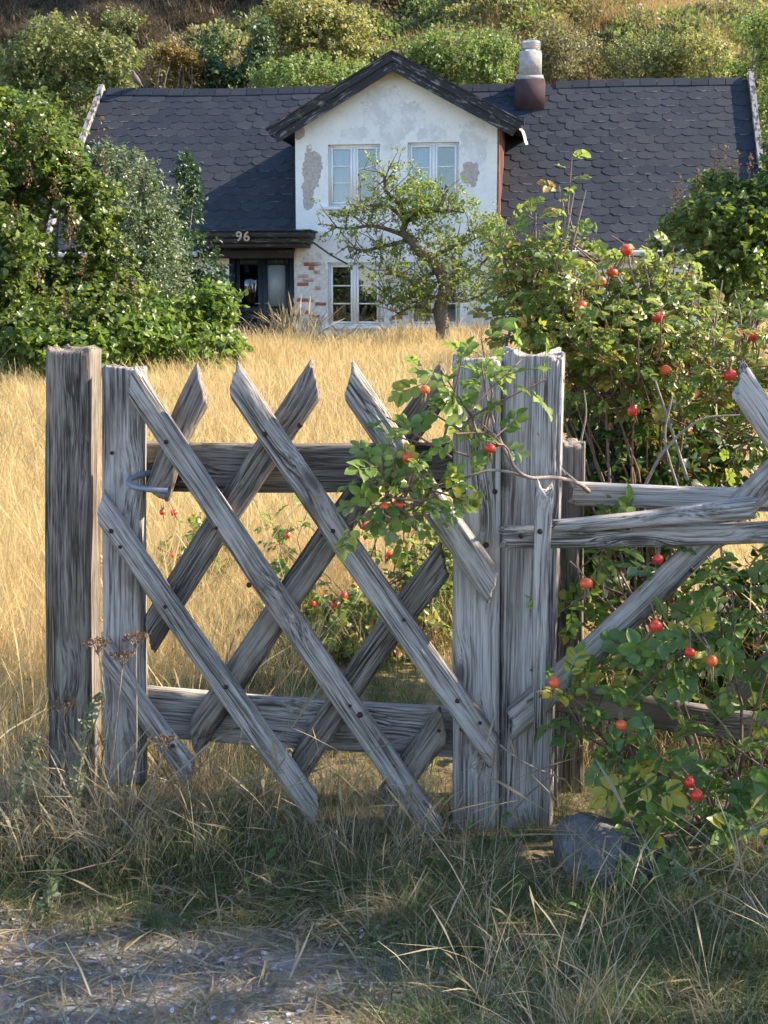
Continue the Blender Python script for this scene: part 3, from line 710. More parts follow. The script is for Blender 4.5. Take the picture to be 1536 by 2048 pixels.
for i, (a, b, w_) in enumerate(B_SL):
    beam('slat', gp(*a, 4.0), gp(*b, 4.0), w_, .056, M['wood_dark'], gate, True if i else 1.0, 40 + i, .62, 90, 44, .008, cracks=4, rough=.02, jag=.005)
# nails
th_ = np.linspace(0, 2 * math.pi, 8, endpoint=False)
nv = [(.008 * math.cos(t), 0, .008 * math.sin(t)) for t in th_] + [(.006 * math.cos(t), -.004, .006 * math.sin(t)) for t in th_] + [(0, -.005, 0)]
NAIL = mesh_of('nail', nv, [[k, (k + 1) % 8, 8 + (k + 1) % 8, 8 + k] for k in range(8)] + [[8 + k, 8 + (k + 1) % 8, 16] for k in range(8)], M['nail'], True)
for (u, v, y) in [(332, 884, 3.908), (432, 1056, 3.908), (498, 1170, 3.908), (700, 1412, 3.908), (530, 868, 3.908), (666, 1062, 3.908), (808, 1240, 3.908), (915, 1402, 3.908), (960, 1446, 3.908), (222, 1062, 3.908), (240, 1094, 3.908), (330, 1214, 3.908), (452, 1374, 3.908), (972, 1090, 3.908), (224, 906, 3.968), (928, 984, 3.968), (990, 983, 3.968), (925, 1458, 3.968), (978, 1530, 3.968), (345, 1492, 3.908), (720, 1430, 3.908), (878, 1462, 3.97), (600, 850, 3.975)]:
    o = put('nail', NAIL, gate, Matrix.Translation(Vector(gp(u, v, y))) @ Matrix.Scale(random.uniform(.7, 1.2), 4))
# latch hook
V, F = tube(smooth_path([gp(300, 945, 4.0), gp(268, 955, 3.93), gp(258, 964, 3.90), gp(270, 974, 3.88), gp(300, 979, 3.87), gp(336, 982, 3.87)], 6), .0085, 10)
wput('latch_hook', mesh_of('latch_hook', V, F, M['iron'], True), gate)
lp = thing('gate_post', 'thick cracked brown grey post at the left end of the gate', 'post', (-.9, 4.1, 0))
beam('post', gp(150, 700, 4.10), gp(152, 1660, 4.10), .128, .20, M['wood_post'], lp, False, 60, .26, 110, 64, .004, cracks=5, rough=.016, jag=.006)
beam('side_batten', gp(104, 852, 4.19), gp(106, 1360, 4.19), .03, .06, M['wood_dark'], lp, False, 61, .3, 50, 24, .002, cracks=1)
rp = thing('gate_post', 'broad pale grey post carrying the right side of the gate', 'post', (.42, 4.02, 0))
beam('post', gp(1064, 712, 4.05), gp(1049, 1700, 4.05), .176, .14, M['wood_pale'], rp, False, 62, .26, 110, 64, .003, .90, cracks=4, rough=.014, jag=.014)
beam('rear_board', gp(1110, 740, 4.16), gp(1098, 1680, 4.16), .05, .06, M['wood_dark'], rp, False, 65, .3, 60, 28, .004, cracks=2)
fence = thing('fence', 'rustic fence of split rails and diagonal poles right of the gate', 'fence', (1.0, 4.0, 0))
beam('batten', gp(1088, 985, 3.845), gp(1078, 1455, 3.845), .050, .03, M['wood_pale'], fence, False, 63, .3, 60, 32, .003, .55, cracks=2, jag=.02)
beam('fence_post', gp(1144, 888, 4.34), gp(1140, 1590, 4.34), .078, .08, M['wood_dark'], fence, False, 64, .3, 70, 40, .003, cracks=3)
beam('rail', gp(1010, 1072, 3.90), gp(1760, 1056, 3.90), .062, .055, M['wood'], fence, True, 70, .6, 90, 44, .008, cracks=4, rough=.022)
beam('rail', gp(1112, 1050, 3.865), gp(1502, 1018, 3.865), .030, .04, M['wood'], fence, False, 71, .6, 60, 32, .004, 2.0, cracks=3, rough=.02)
beam('rail', gp(1150, 986, 4.22), gp(1760, 1002, 4.22), .070, .06, M['wood_pale'], fence, False, 72, .5, 90, 44, .006, cracks=5, rough=.03)
beam('rail', gp(1118, 1392, 4.12), gp(1760, 1492, 4.12), .095, .06, M['wood_dark'], fence, False, 73, .45, 90, 44, .006, cracks=5, rough=.025)
beam('slat', gp(1022, 1442, 3.955), gp(1700, 815, 3.955), .080, .06, M['wood'], fence, True, 74, .62, 90, 44, .012, cracks=4, rough=.024)
beam('slat', gp(1482, 762, 3.85), gp(1720, 1105, 3.85), .080, .06, M['wood_pale'], fence, True, 75, .62, 60, 40, .006, cracks=3, rough=.02)
beam('slat', gp(1432, 1425, 3.99), gp(1700, 1165, 3.99), .060, .05, M['wood_dark'], fence, True, 76, .62, 60, 40, .006, cracks=4, rough=.02)
for (u, v, y) in [(1042, 1072, 3.868), (1080, 1063, 3.828), (1256, 1055, 3.865), (1384, 1140, 3.92)]:
    put('nail', NAIL, fence, Matrix.Translation(Vector(gp(u, v, y))))
# ------------------------------------------------------------------ boulder
def boulder():
    import bmesh
    bm = bmesh.new(); bmesh.ops.create_icosphere(bm, subdivisions=5, radius=1)
    f1 = wave_noise(5, 8, 1.6); f2 = wave_noise(6, 10, 6)
    pl = unit(np.random.default_rng(3).normal(size=(9, 3)) + np.array([0, 0, .3]))
    for v in bm.verts:
        p = np.array(v.co)
        for q in pl:
            e_ = float(p @ q) - .80
            if e_ > 0: p = p - q * e_ * .85
        s = 1 + .07 * f1(p) + .012 * f2(p); p = p * s
        p[2] = p[2] if p[2] > -.3 else -.3
        v.co = Vector((p[0] * .20, p[1] * .15, p[2] * .14))
    me = bpy.data.meshes.new('boulder'); bm.to_mesh(me); bm.free(); me.materials.append(M['stone'])
    me.polygons.foreach_set('use_smooth', np.ones(len(me.polygons), bool)); return me
bl = gp(1235, 1720, 3.62)
o = put('boulder', boulder(), None, Matrix.Translation((bl[0], 3.66, .02)) @ Matrix.Rotation(.35, 4, 'Y'))
tag(o, 'smooth dark grey boulder in the grass at the foot of the right post', 'boulder')

# ------------------------------------------------------------------ foliage machinery
T_SMALL = (np.array([(0, 0, 0), (.5, .34, .09), (1, 0, -.1), (.5, -.34, .09)]), np.array([(0, 2, 1), (0, 3, 2)]))
T_HEART = (np.array([(0, 0, 0), (.18, .34, .10), (.5, .36, .09), (.8, .16, -.02), (1, 0, -.16), (.8, -.16, -.02), (.5, -.36, .09), (.18, -.34, .10), (.45, 0, 0)]),
           np.array([(0, 8, 1), (1, 8, 2), (2, 8, 3), (3, 8, 4), (4, 8, 5), (5, 8, 6), (6, 8, 7), (7, 8, 0)])[:, ::-1])
T_OVAL = (np.array([(0, 0, 0), (.3, .24, .07), (.7, .22, .03), (1, 0, -.12), (.7, -.22, .03), (.3, -.24, .07)]), np.array([(0, 3, 2), (0, 2, 1), (0, 4, 3), (0, 5, 4)]))
T_LANCE = (np.array([(0, 0, 0), (.4, .13, .04), (1, 0, -.15), (.4, -.13, .04)]), np.array([(0, 2, 1), (0, 3, 2)]))
def leaves(pos, d, nrm, size, T):
    x = unit(d); z = unit(nrm - (nrm * x).sum(-1, keepdims=True) * x); y = np.cross(z, x)
    tv, tf = T; size = np.asarray(size)[:, None, None]
    V = pos[:, None] + size * (tv[None, :, 0:1] * x[:, None] + tv[None, :, 1:2] * y[:, None] + tv[None, :, 2:3] * z[:, None])
    N, k = len(pos), len(tv)
    F = (tf[None] + (np.arange(N) * k)[:, None, None]).reshape(-1, 3)
    return V.reshape(-1, 3), F, np.repeat(rng.random(N), k)
def rdir(n): return unit(rng.normal(size=(n, 3)))
def lobe(u, v, ru, rv, Y, dz=None):
    c = P(u, v, Y); s = Y / FPX
    return (c, np.array([ru * s, (dz if dz else .5 * (ru + rv) * s), rv * s]))
def sample_lobes(lobes, n, inner=.35, seed=0, gap=.0, gfreq=3.0, pw=2 / 3):
    w = np.array([l[1].prod() ** pw for l in lobes]); w /= w.sum()
    out, outd = [], []
    gn = wave_noise(seed + 900, 8, gfreq); gn2 = wave_noise(seed + 800, 8, gfreq * 1.3)
    tot = 0
    while tot < n:
        i = rng.choice(len(lobes), size=n, p=w); d = rdir(n)
        r = (inner ** 3 + (1.06 ** 3 - inner ** 3) * rng.random(n)) ** (1 / 3)
        C = np.array([l[0] for l in lobes])[i]; Rr = np.array([l[1] for l in lobes])[i]
        p = C + d * Rr * r[:, None]
        p = C + (p - C) * (1 + .34 * gn2(p))[:, None]
        k = gn(p) > gap - 1.0 if gap < .01 else gn(p) + rng.normal(0, .15, n) > (gap - .5)
        out.append(p[k]); outd.append(d[k]); tot += k.sum()
    return np.concatenate(out)[:n], np.concatenate(outd)[:n]
def sprays(pts, outd, K, length, lsize, T, up=.5, droop=.25, spread=.9, facing=.8):
    n = len(pts); d = unit(outd * .7 + np.array([0, 0, up]) + rng.normal(0, .45, (n, 3)))
    t = (np.arange(K) + .5) / K
    ln = length * rng.uniform(.6, 1.3, n)
    pos = pts[:, None] + d[:, None] * (ln[:, None] * t)[..., None] + np.array([0, 0, -1.]) * (droop * ln[:, None] * t ** 2)[..., None]
    pos = pos.reshape(-1, 3); N = len(pos)
    dd = np.repeat(d, K, 0); a = unit(np.cross(dd, rdir(N)))
    ld = unit(dd * .45 + a * spread + np.array([0, 0, -.15]))
    nr = unit(np.array([0.25, -.1, 1.]) * facing + rng.normal(0, .55, (N, 3)))
    return leaves(pos, ld, nr, lsize * rng.uniform(.6, 1.25, N), T), (pts, d, ln)
def stems(base, tips, r0, r1, wob=.12, n=5, up=.35):
    parts = []
    for tpt in tips:
        a = np.array(base, float) + np.append(rng.normal(0, r0 * 1.5, 2), 0); b = np.array(tpt); L = np.linalg.norm(b - a)
        t = np.linspace(0, 1, 8)[:, None]
        c = a + (b - a) * t + np.array([0, 0, 1]) * (up * L * (t * (1 - t))) + wob * L * np.sin(t * 3.1) * rng.normal(0, .4, 3) + wob * L * .3 * np.sin(t * 9) * rng.normal(0, .5, 3)
        parts.append(tube(c, np.linspace(r0, r1, 8) * rng.uniform(.7, 1.2), n))
    return join(parts)
def shrub(name, label, cat, lobes, nsp, K, length, lsize, T, mat, base=None, group=None, nst=8, r0=.03, gap=.0, gfreq=3., inner=.35, seed=0, up=.5, droop=.25, facing=.8, bark='bark', twigs=False, trunk='stem', crown='foliage'):
    if base is None:
        c = lobes[0][0]; base = (c[0], c[1])
    bz = float(terr(base[0], base[1])); root = thing(name, label, cat, (float(base[0]), float(base[1]), bz), 0, group)
    pts, od = sample_lobes(lobes, nsp, inner, seed, gap, gfreq)
    pts[:, 2] = np.maximum(pts[:, 2], terr(pts[:, 0], pts[:, 1]) + .03)
    (V, F, tn), (sp_, sd, sl_) = sprays(pts, od, K, length, lsize, T, up, droop, facing=facing)
    wput(crown, mesh_of(crown, V, F, mat, False, tn), root)
    ii = rng.choice(len(pts), min(nst, len(pts)), replace=False)
    parts = [stems((base[0], base[1], bz - .05), pts[ii], r0, r0 * .2)]
    if twigs:
        m = rng.choice(len(pts), min(twigs, len(pts)), replace=False)
        for i in m: parts.append(tube(np.array([sp_[i] - sd[i] * sl_[i] * .8, sp_[i], sp_[i] + sd[i] * sl_[i] * .9 - np.array([0, 0, .25 * sl_[i]])]), [.006, .004, .002], 3))
    V, F = join(parts)
    wput(trunk, mesh_of(trunk, V, F, M[bark], True), root)
    return root
def seedheads(root, pts, h=.14, w=.03, ls=.028):
    for p in pts:
        n = 34; t = rng.random(n); pos = p + np.stack([rng.normal(0, w, n) * (1.1 - t), rng.normal(0, w, n) * (1.1 - t), t * h], -1)
        V, F, tn = leaves(pos, unit(rdir(n) + np.array([0, 0, .8])), rdir(n), np.full(n, ls), T_OVAL)
        o = wput('seed_head', mesh_of('seed_head', V, F, M['seed'], False, tn), root); o['kind'] = 'stuff'

# ------------------------------------------------------------------ garden shrubs on the left
lil = shrub('lilac_shrub', 'large leafy green shrub with brown seed heads at the left edge', 'shrub',
      [lobe(50, 330, 95, 110, 19.5, 1.0), lobe(125, 430, 90, 100, 19.2, 1.0), lobe(60, 560, 120, 110, 18.8, 1.0), lobe(-60, 420, 120, 230, 19, 1.1), lobe(185, 600, 75, 70, 18.6, .7), lobe(15, 250, 45, 50, 19.6, .5), lobe(60, 670, 130, 60, 18.2, .8), lobe(105, 350, 60, 60, 19.4, .6), lobe(-40, 680, 120, 90, 18.2, .8), lobe(170, 680, 80, 50, 18.3, .6), lobe(40, 440, 110, 120, 19, .8), lobe(165, 510, 60, 80, 18.9, .6), lobe(110, 460, 70, 70, 18.7, .5), lobe(150, 400, 40, 50, 19.2, .4)],
      5200, 8, .28, .085, T_HEART, M['lilac'], (P(60, 700, 19.2)[0], 19.2), None, 14, .04, .12, 2.0, .45, 1, .5, .4)
seedheads(lil, [P(u, v, y) for u, v, y in ((205, 285, 18.8), (85, 300, 18.6), (150, 340, 18.6), (205, 360, 18.4), (60, 380, 17.9), (110, 400, 17.9), (140, 500, 17.9), (30, 460, 17.6), (145, 470, 18), (80, 590, 17.5), (130, 640, 17.5), (25, 300, 18.2), (170, 560, 17.8))], .34, .055, .042)
shrub('plum_shrub', 'grey green small leaved shrub between the big left shrub and the roof', 'shrub',
      [lobe(250, 430, 75, 110, 20.4, .9), lobe(215, 325, 28, 30, 20.6, .4), lobe(310, 470, 38, 80, 20.6, .6), lobe(265, 560, 90, 80, 20.2, .8), lobe(320, 395, 12, 34, 20.8, .2), lobe(285, 370, 10, 30, 20.7, .15), lobe(345, 440, 10, 40, 20.6, .15)],
      2500, 9, .24, .062, T_OVAL, M['greyleaf'], (P(260, 690, 20.4)[0], 20.4), None, 10, .04, .40, 2.2, .4, 2, .7, .2, twigs=300)
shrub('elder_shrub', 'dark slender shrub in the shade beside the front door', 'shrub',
      [lobe(378, 420, 16, 70, 23.5, .3), lobe(372, 350, 8, 26, 23.5, .2), lobe(385, 530, 40, 70, 23.2, .5), lobe(410, 575, 35, 40, 23.0, .4), lobe(345, 560, 60, 90, 23, .6), lobe(432, 545, 16, 45, 23.4, .3)],  # last lobe added to darken the shaded wall by the door
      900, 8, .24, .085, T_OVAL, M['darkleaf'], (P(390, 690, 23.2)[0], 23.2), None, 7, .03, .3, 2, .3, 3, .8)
lb = shrub('lilac_sapling', 'low bright green leafy growth at the edge of the dry meadow', 'shrub',
      [lobe(420, 640, 42, 50, 19.6, .5), lobe(330, 660, 60, 45, 19.2, .6), lobe(250, 680, 80, 45, 18.4, .6), lobe(90, 705, 130, 35, 17.8, .6), lobe(446, 605, 14, 24, 19.7, .2), lobe(390, 700, 70, 30, 18.8, .5)],
      1900, 8, .24, .092, T_HEART, M['lilac_bright'], (P(340, 700, 19.0)[0], 19.0), None, 9, .02, .36, 2.4, .3, 4, .6, .3)
seedheads(lb, [P(u, v, y) for u, v, y in ((250, 585, 18.2), (270, 610, 18.2), (232, 600, 18.1))], .3, .05, .042)
# right-hand lilac
lr = shrub('lilac_shrub', 'leafy green shrub with brown seed heads covering the right end of the house', 'shrub',
      [lobe(1500, 450, 110, 80, 19.5, 1.0), lobe(1400, 520, 100, 90, 19.3, .9), lobe(1300, 520, 40, 55, 19.4, .6), lobe(1450, 385, 45, 30, 19.6, .5), lobe(1280, 590, 50, 60, 19.2, .6), lobe(1540, 600, 120, 110, 19, 1.0), lobe(1620, 420, 100, 170, 19.4, 1.0)],
      2500, 8, .28, .088, T_HEART, M['lilac'], (P(1450, 700, 19.4)[0], 19.4), None, 12, .04, .42, 2.0, .45, 5, .5, .4)
seedheads(lr, [P(u, v, y) for u, v, y in ((1430, 350, 18.8), (1452, 345, 18.8), (1500, 360, 18.7), (1360, 400, 18.6), (1395, 385, 18.7), (1350, 430, 18.6), (1475, 355, 18.8))], .32, .045, .042)

# ------------------------------------------------------------------ apple tree in front of the house
apb = P(885, 690, 24.5); apz = float(terr(apb[0], 24.5))
apple = thing('apple_tree', 'gnarled apple tree with a crooked trunk in front of the house windows', 'tree', (float(apb[0]), 24.5, apz))
A = lambda u, v, dy=0: P(u, v, 24.5 + dy)
tr = [np.array([apb[0], 24.5, apz - .1]), A(886, 660), A(880, 620, .05), A(890, 575, .05), A(878, 540), A(860, 515, -.05), A(838, 503, -.1), A(822, 478, -.1), A(806, 465, -.05), A(812, 440), A(800, 405), A(790, 380)]
br = [tube(smooth_path(tr, 6), np.interp(np.linspace(0, 1, (len(tr) - 1) * 6 + 1), [0, .3, .6, .8, 1], [.13, .11, .085, .05, .018]), 10)]
limbs = [[(806, 465), (770, 452), (735, 448), (690, 455), (655, 448)], [(822, 478), (780, 490), (730, 500), (695, 490)], [(812, 440), (850, 425), (895, 420), (930, 425)], [(800, 405), (770, 380), (762, 345)],
         [(890, 575), (925, 560), (960, 535), (985, 500), (1000, 470)], [(880, 600), (830, 590), (790, 600), (745, 570)], [(885, 590), (920, 600), (955, 590), (990, 570)], [(860, 515), (900, 500), (950, 480), (985, 450)],
         [(878, 540), (840, 560), (800, 555), (770, 540)], [(812, 440), (780, 415), (740, 405), (710, 410)], [(880, 615), (850, 625), (820, 620), (800, 630)], [(890, 575), (905, 540), (915, 515)]]
lpts = []
for q in limbs:
    dy = rng.normal(0, .5); pp = smooth_path([A(u + rng.normal(0, 3), v + rng.normal(0, 3), dy * i / len(q)) for i, (u, v) in enumerate(q)], 5)
    br.append(tube(pp, np.linspace(.045, .012, len(pp)), 6)); lpts.append(pp)
    for k in range(16):
        i = rng.integers(2, len(pp)); a = pp[i]; d = rdir(1)[0] + np.array([0, 0, .25]); b = a + d * rng.uniform(.15, .38); c = b + unit(d + rng.normal(0, .6, 3)) * rng.uniform(.1, .3)
        br.append(tube([a, b, c], [.012, .008, .004], 4)); lpts.append(np.array([b, c]))
V, F = join(br); wput('trunk', mesh_of('trunk', V, F, M['bark'], True), apple)
pts = []; od = []
for p in lpts:
    for q in p[len(p) // 2:]: pts.append(q); od.append(rng.normal(0, 1, 3))
alobes = [lobe(800, 400, 75, 50, 24.5, .7), lobe(860, 400, 70, 35, 24.4, .6), lobe(700, 455, 55, 32, 24.4, .5), lobe(757, 355, 22, 28, 24.5, .3), lobe(920, 420, 40, 28, 24.5, .4), lobe(930, 500, 75, 55, 24.5, .7), lobe(960, 470, 50, 40, 24.6, .5), lobe(900, 560, 75, 45, 24.4, .7), lobe(800, 560, 75, 50, 24.3, .6), lobe(960, 570, 55, 45, 24.5, .6), lobe(775, 500, 45, 20, 24.4, .4), lobe(845, 480, 40, 16, 24.3, .3), lobe(885, 625, 22, 25, 24.3, .25), lobe(820, 600, 50, 30, 24.3, .4)]
p2, d2 = sample_lobes(alobes + [lobe(985, 470, 35, 35, 24.6, .4), lobe(1000, 540, 35, 50, 24.6, .4), lobe(740, 440, 50, 25, 24.4, .4), lobe(850, 440, 60, 25, 24.4, .4)], 1500, .0, 8, .48, 6.0)
(V, F, tn), _ = sprays(np.concatenate([np.array(pts), p2]), unit(np.concatenate([np.array(od), d2])), 7, .17, .062, T_OVAL, .4, .2, facing=.6)
wput('crown', mesh_of('crown', V, F, M['appleleaf'], False, tn), apple)

# ------------------------------------------------------------------ hillside shrubs and added, unseen trees above the frame
def hill_shrub(label, u, v, ru, rv, Y, mat, extra=(), n=500, ls=.10, name='hill_shrub', T=T_SMALL, seed=0, group='shrubs on the hillside', twigs=0, gap=.3):
    L = [lobe(u, v, ru, rv, Y)] + [lobe(*e, Y) for e in extra]
    return shrub(name, label, 'shrub', L, n, 9, .42, ls, T, M[mat], (L[0][0][0], Y), group, 7, .06, gap, 1.6, .35, seed, .5, .2, twigs=twigs)
hill_shrub('large dark olive shrub on the slope above the left roof end', 150, 180, 110, 90, 37.5, 'olive', [(60, 200, 70, 90), (220, 150, 50, 60), (130, 110, 60, 50), (90, 290, 90, 70), (30, 150, 40, 50)], 1700, .12, seed=21)
hill_shrub('small russet shrub just above the ridge left of the dormer', 350, 150, 45, 38, 40, 'russet', [(320, 165, 40, 20)], 360, .10, seed=22)
hill_shrub('dark green shrub above the ridge, left of the pale yellow one', 465, 125, 62, 62, 41, 'hilldark', [(440, 160, 50, 30), (500, 80, 40, 35)], 800, .12, seed=23)
hill_shrub('wide pale yellow green shrub behind the dormer, tallest on the slope', 620, 90, 105, 75, 43, 'yellowgreen', [(560, 60, 50, 40), (690, 70, 50, 45), (630, 40, 60, 30)], 1500, .12, seed=24, twigs=200)
hill_shrub('low pale green bush peeping over the ridge left of the dormer gable', 590, 160, 80, 24, 38.5, 'hillgreen', [(680, 150, 55, 28)], 420, .10, seed=25)
hill_shrub('bright green bush right behind the dormer apex', 830, 115, 45, 45, 42, 'hillgreen', [(800, 130, 40, 40)], 480, .11, seed=26)
hill_shrub('bright green bush between dormer apex and chimney', 930, 125, 65, 40, 41.5, 'hillgreen', [(900, 150, 60, 30), (985, 110, 40, 35)], 640, .11, seed=27)
hill_shrub('yellow green bush high on the slope left of the chimney', 985, 60, 55, 45, 52, 'yellowgreen', [(930, 45, 40, 28)], 560, .11, seed=28)
hill_shrub('small round olive bush high behind the dormer apex', 870, 55, 32, 22, 53, 'olive', [], 240, .11, seed=29)
hill_shrub('thin twiggy bush just left of the chimney', 1010, 120, 40, 60, 43, 'scrub', [], 260, .09, seed=30, twigs=200, gap=.5)
hill_shrub('grey green scrubby bush just right of the chimney', 1150, 130, 65, 42, 43.5, 'scrub', [(1110, 100, 30, 40)], 640, .09, seed=31, twigs=200)
hill_shrub('greenish scrubby bush on the slope above the right roof', 1270, 130, 75, 38, 44, 'olive', [(1330, 120, 50, 35)], 640, .09, seed=32, twigs=100)
hill_shrub('yellowish scrubby bush left of the right roof end', 1400, 125, 70, 40, 44, 'yellowgreen', [], 520, .10, seed=33)
hill_shrub('green shrub beside the right verge of the roof', 1530, 170, 70, 110, 38, 'hillgreen', [(1545, 80, 50, 50)], 900, .10, seed=34)
hill_shrub('small green bush high on the slope at the right edge', 1500, 60, 50, 24, 55, 'hillgreen', [], 300, .11, seed=35)
hill_shrub('small dry bush high on the slope at the upper left', 125, 60, 30, 22, 54, 'yellowgreen', [], 180, .11, seed=36)
hill_shrub('small olive bush on the upper left slope beside a grassy streak', 255, 55, 36, 20, 55, 'olive', [], 180, .11, seed=37)
hill_shrub('low olive bush at the top of the slope above the chimney', 1190, 40, 36, 16, 56, 'olive', [], 200, .11, seed=38)
# trees outside the frame: added on the hill crest to shade the slope, and along the lane to the right (they shade what is seen)
def round_tree(label, x, y, h, rad, mat, n, ls, seed, group=None, gap=.3, low=.35):
    z = float(terr(x, y)); L = []
    for k in range(7):
        a = k * .9; L.append((np.array([x + rad * .5 * math.cos(a), y + rad * .5 * math.sin(a), z + h * (low + .1) + (h * (1 - low) - rad * .5) * (k / 6)]), np.array([rad * .62, rad * .62, rad * .55])))
    return shrub('broadleaf_tree', label, 'tree', L, n, 9, .35, ls, T_OVAL, M[mat], (x, y), group, 10, .12, gap, 1.4, .2, seed, .3, trunk='trunk', crown='crown')
for i, (x, y, h) in enumerate(((-3.0, 63.0, 9.5), (4.0, 64.5, 13), (10.0, 65.0, 14.5), (16.5, 65.5, 14.5))):
    round_tree(('leftmost', 'second from left', 'third from left', 'rightmost')[i] + ' of four unseen trees added on the hill crest to shade the slope', x, y, h, 3.4, 'olive', 900, .24, 70 + i, 'unseen trees added on the hill crest', .2, .40)

# ------------------------------------------------------------------ roses
def rose_leaf(seed, nl=7, simple=False):
    r = np.random.default_rng(seed); parts = []; tn = []
    t = np.array([0, .18, .45, .72, .9, 1.0]); hw_ = np.array([0, .25, .37, .31, .15, 0])
    def leaflet(o, d, L, tilt):
        d = d / np.linalg.norm(d); s = np.array([-d[1], d[0], r.normal(0, .18)]); fold = r.uniform(.08, .24)
        mid = np.array([o + d * L * tt + np.array([0, 0, tilt * L * tt - .22 * L * tt * tt]) for tt in t])
        lf = [mid[i] + s * L * hw_[i] + np.array([0, 0, fold * L * (1 - abs(tt_ - .4))]) for i, tt_ in enumerate(t)]
        rt = [mid[i] - s * L * hw_[i] + np.array([0, 0, fold * L * (1 - abs(tt_ - .4))]) for i, tt_ in enumerate(t)]
        V = np.array(list(mid) + lf[1:5] + rt[1:5])   # 6 + 4 + 4
        F = []
        for i in range(5):
            a, b = i, i + 1; l0, l1 = 5 + i, 6 + i; r0_, r1_ = 9 + i, 10 + i
            if i == 0: F += [(0, 1, 6), (0, 10, 1)]
            elif i == 4: F += [(4, 5, 9), (4, 13, 5)]
            else: F += [(a, b, l1), (a, l1, l0), (a, r0_, r1_), (a, r1_, b)]
        return V, np.array(F)
    L0 = .115; n_pair = (nl - 1) // 2
    rp_ = [np.array([L0 * tt, .004 * math.sin(tt * 5), -.02 * tt * tt]) for tt in np.linspace(0, 1, 6)]
    base_t = r.random()
    for k in range(n_pair):
        x = L0 * (.34 + .5 * k / max(1, n_pair - 1)) * 1.0; z = -.02 * (x / L0) ** 2
        for sg in (-1, 1):
            an = R(62 + r.normal(0, 7)); L = .046 * (1 + .15 * k) * r.uniform(.88, 1.1)
            parts.append(leaflet(np.array([x + r.normal(0, .002), sg * .003, z]), np.array([math.cos(an), sg * math.sin(an), 0]), L, r.normal(.05, .12)))
            q_ = base_t + r.normal(0, .05); tn += [q_ + .14] * 6 + [q_] * 8
    parts.append(leaflet(np.array([L0 * .95, 0, -.018]), np.array([1, r.normal(0, .1), 0]), .058, -.15)); tn += [base_t] * 14
    V, F = join(parts)
    tv, tf = tube(rp_, [.0022] * 3 + [.0016] * 3, 3); tf3 = np.concatenate([tf[:, [0, 1, 2]], tf[:, [0, 2, 3]]])
    F = np.concatenate([F, tf3 + len(V)]); V = np.concatenate([V, tv]); tn += [.3] * len(tv)
    return V, F, np.clip(np.array(tn), 0, .93)
RL = [rose_leaf(s, 7) for s in range(5)] + [rose_leaf(9, 5)]
def round_leaf(seed):
    V, F, tn = rose_leaf(seed, 5); return V, F, tn
def rose_leaf_meshes(mat):
    out = []
    for V, F, tn in RL: out.append(mesh_of('leaf', V, F, M[mat], True, tn))
    return out
RLM = {k: rose_leaf_meshes(k) for k in ('rose', 'rose_sun', 'rose_sprig_sunlit')}
def frames(pos, d, nrm, sc):
    x = unit(d); z = unit(nrm - (nrm * x).sum(-1, keepdims=True) * x); y = np.cross(z, x)
    return [Matrix(((x[i, 0] * sc[i], y[i, 0] * sc[i], z[i, 0] * sc[i], pos[i, 0]), (x[i, 1] * sc[i], y[i, 1] * sc[i], z[i, 1] * sc[i], pos[i, 1]), (x[i, 2] * sc[i], y[i, 2] * sc[i], z[i, 2] * sc[i], pos[i, 2]), (0, 0, 0, 1))) for i in range(len(pos))]
def shoot_leaves(pts, od, K=6, up=.8):
    n = len(pts); d = unit(od * .6 + np.array([0, 0, up]) + rng.normal(0, .4, (n, 3)))
    k = np.arange(K); ang = k * 2.4 + rng.uniform(0, 6.28, n)[:, None]
    a = unit(np.cross(d, np.array([.3, .9, .2]))); b = np.cross(d, a)
    rad = np.cos(ang)[..., None] * a[:, None] + np.sin(ang)[..., None] * b[:, None]
    h = .035 * k[None, :, None]
    pos = pts[:, None] + d[:, None] * h + rad * .008
    tilt = np.linspace(.15, .9, K)[None, :, None]
    ld = unit(rad + d[:, None] * tilt + np.array([0, 0, -.12]) + rng.normal(0, .18, (n, K, 3)))
    nr = unit(d[:, None] * .7 + np.array([.1, -.35, .6]) + rng.normal(0, .3, (n, K, 3)))
    return pos.reshape(-1, 3), ld.reshape(-1, 3), nr.reshape(-1, 3), d
def hip_mesh(seed):
    r = np.random.default_rng(seed); n = 20; pr = [(0, -.0135), (.0075, -.0125), (.0128, -.008), (.0152, -.001), (.0140, .0065), (.0092, .0112), (.0045, .0128), (.0035, .014), (0, .0138)]
    V = [(a * math.cos(k * 2 * math.pi / n) * (1 + .03 * math.sin(3 * k)), a * math.sin(k * 2 * math.pi / n), z) for a, z in pr for k in range(n)]
    return mesh_of('rose_hip', V, [[i * n + k, i * n + (k + 1) % n, (i + 1) * n + (k + 1) % n, (i + 1) * n + k] for i in range(len(pr) - 1) for k in range(n)], M['hip'], True)
def sepal_mesh(seed):
    r = np.random.default_rng(seed); parts = []
    for k in range(5):
        a = k * 1.2566 + r.normal(0, .2); L = .03 * r.uniform(.8, 1.3); sp_ = r.uniform(.3, .8)
        parts.append(tube([(.003 * math.cos(a), .003 * math.sin(a), .012), (.008 * sp_ * 1.6 * math.cos(a), .008 * sp_ * 1.6 * math.sin(a), .012 + L * .5), (L * .5 * sp_ * math.cos(a + .3), L * .5 * sp_ * math.sin(a + .3), .012 + L)], [.0026, .0016, .0008], 4))
    V, F = join(parts); return mesh_of('calyx', V, F, M['sepal'], True)
HIP = [hip_mesh(1), hip_mesh(2)]; SEP = [sepal_mesh(i) for i in range(3)]
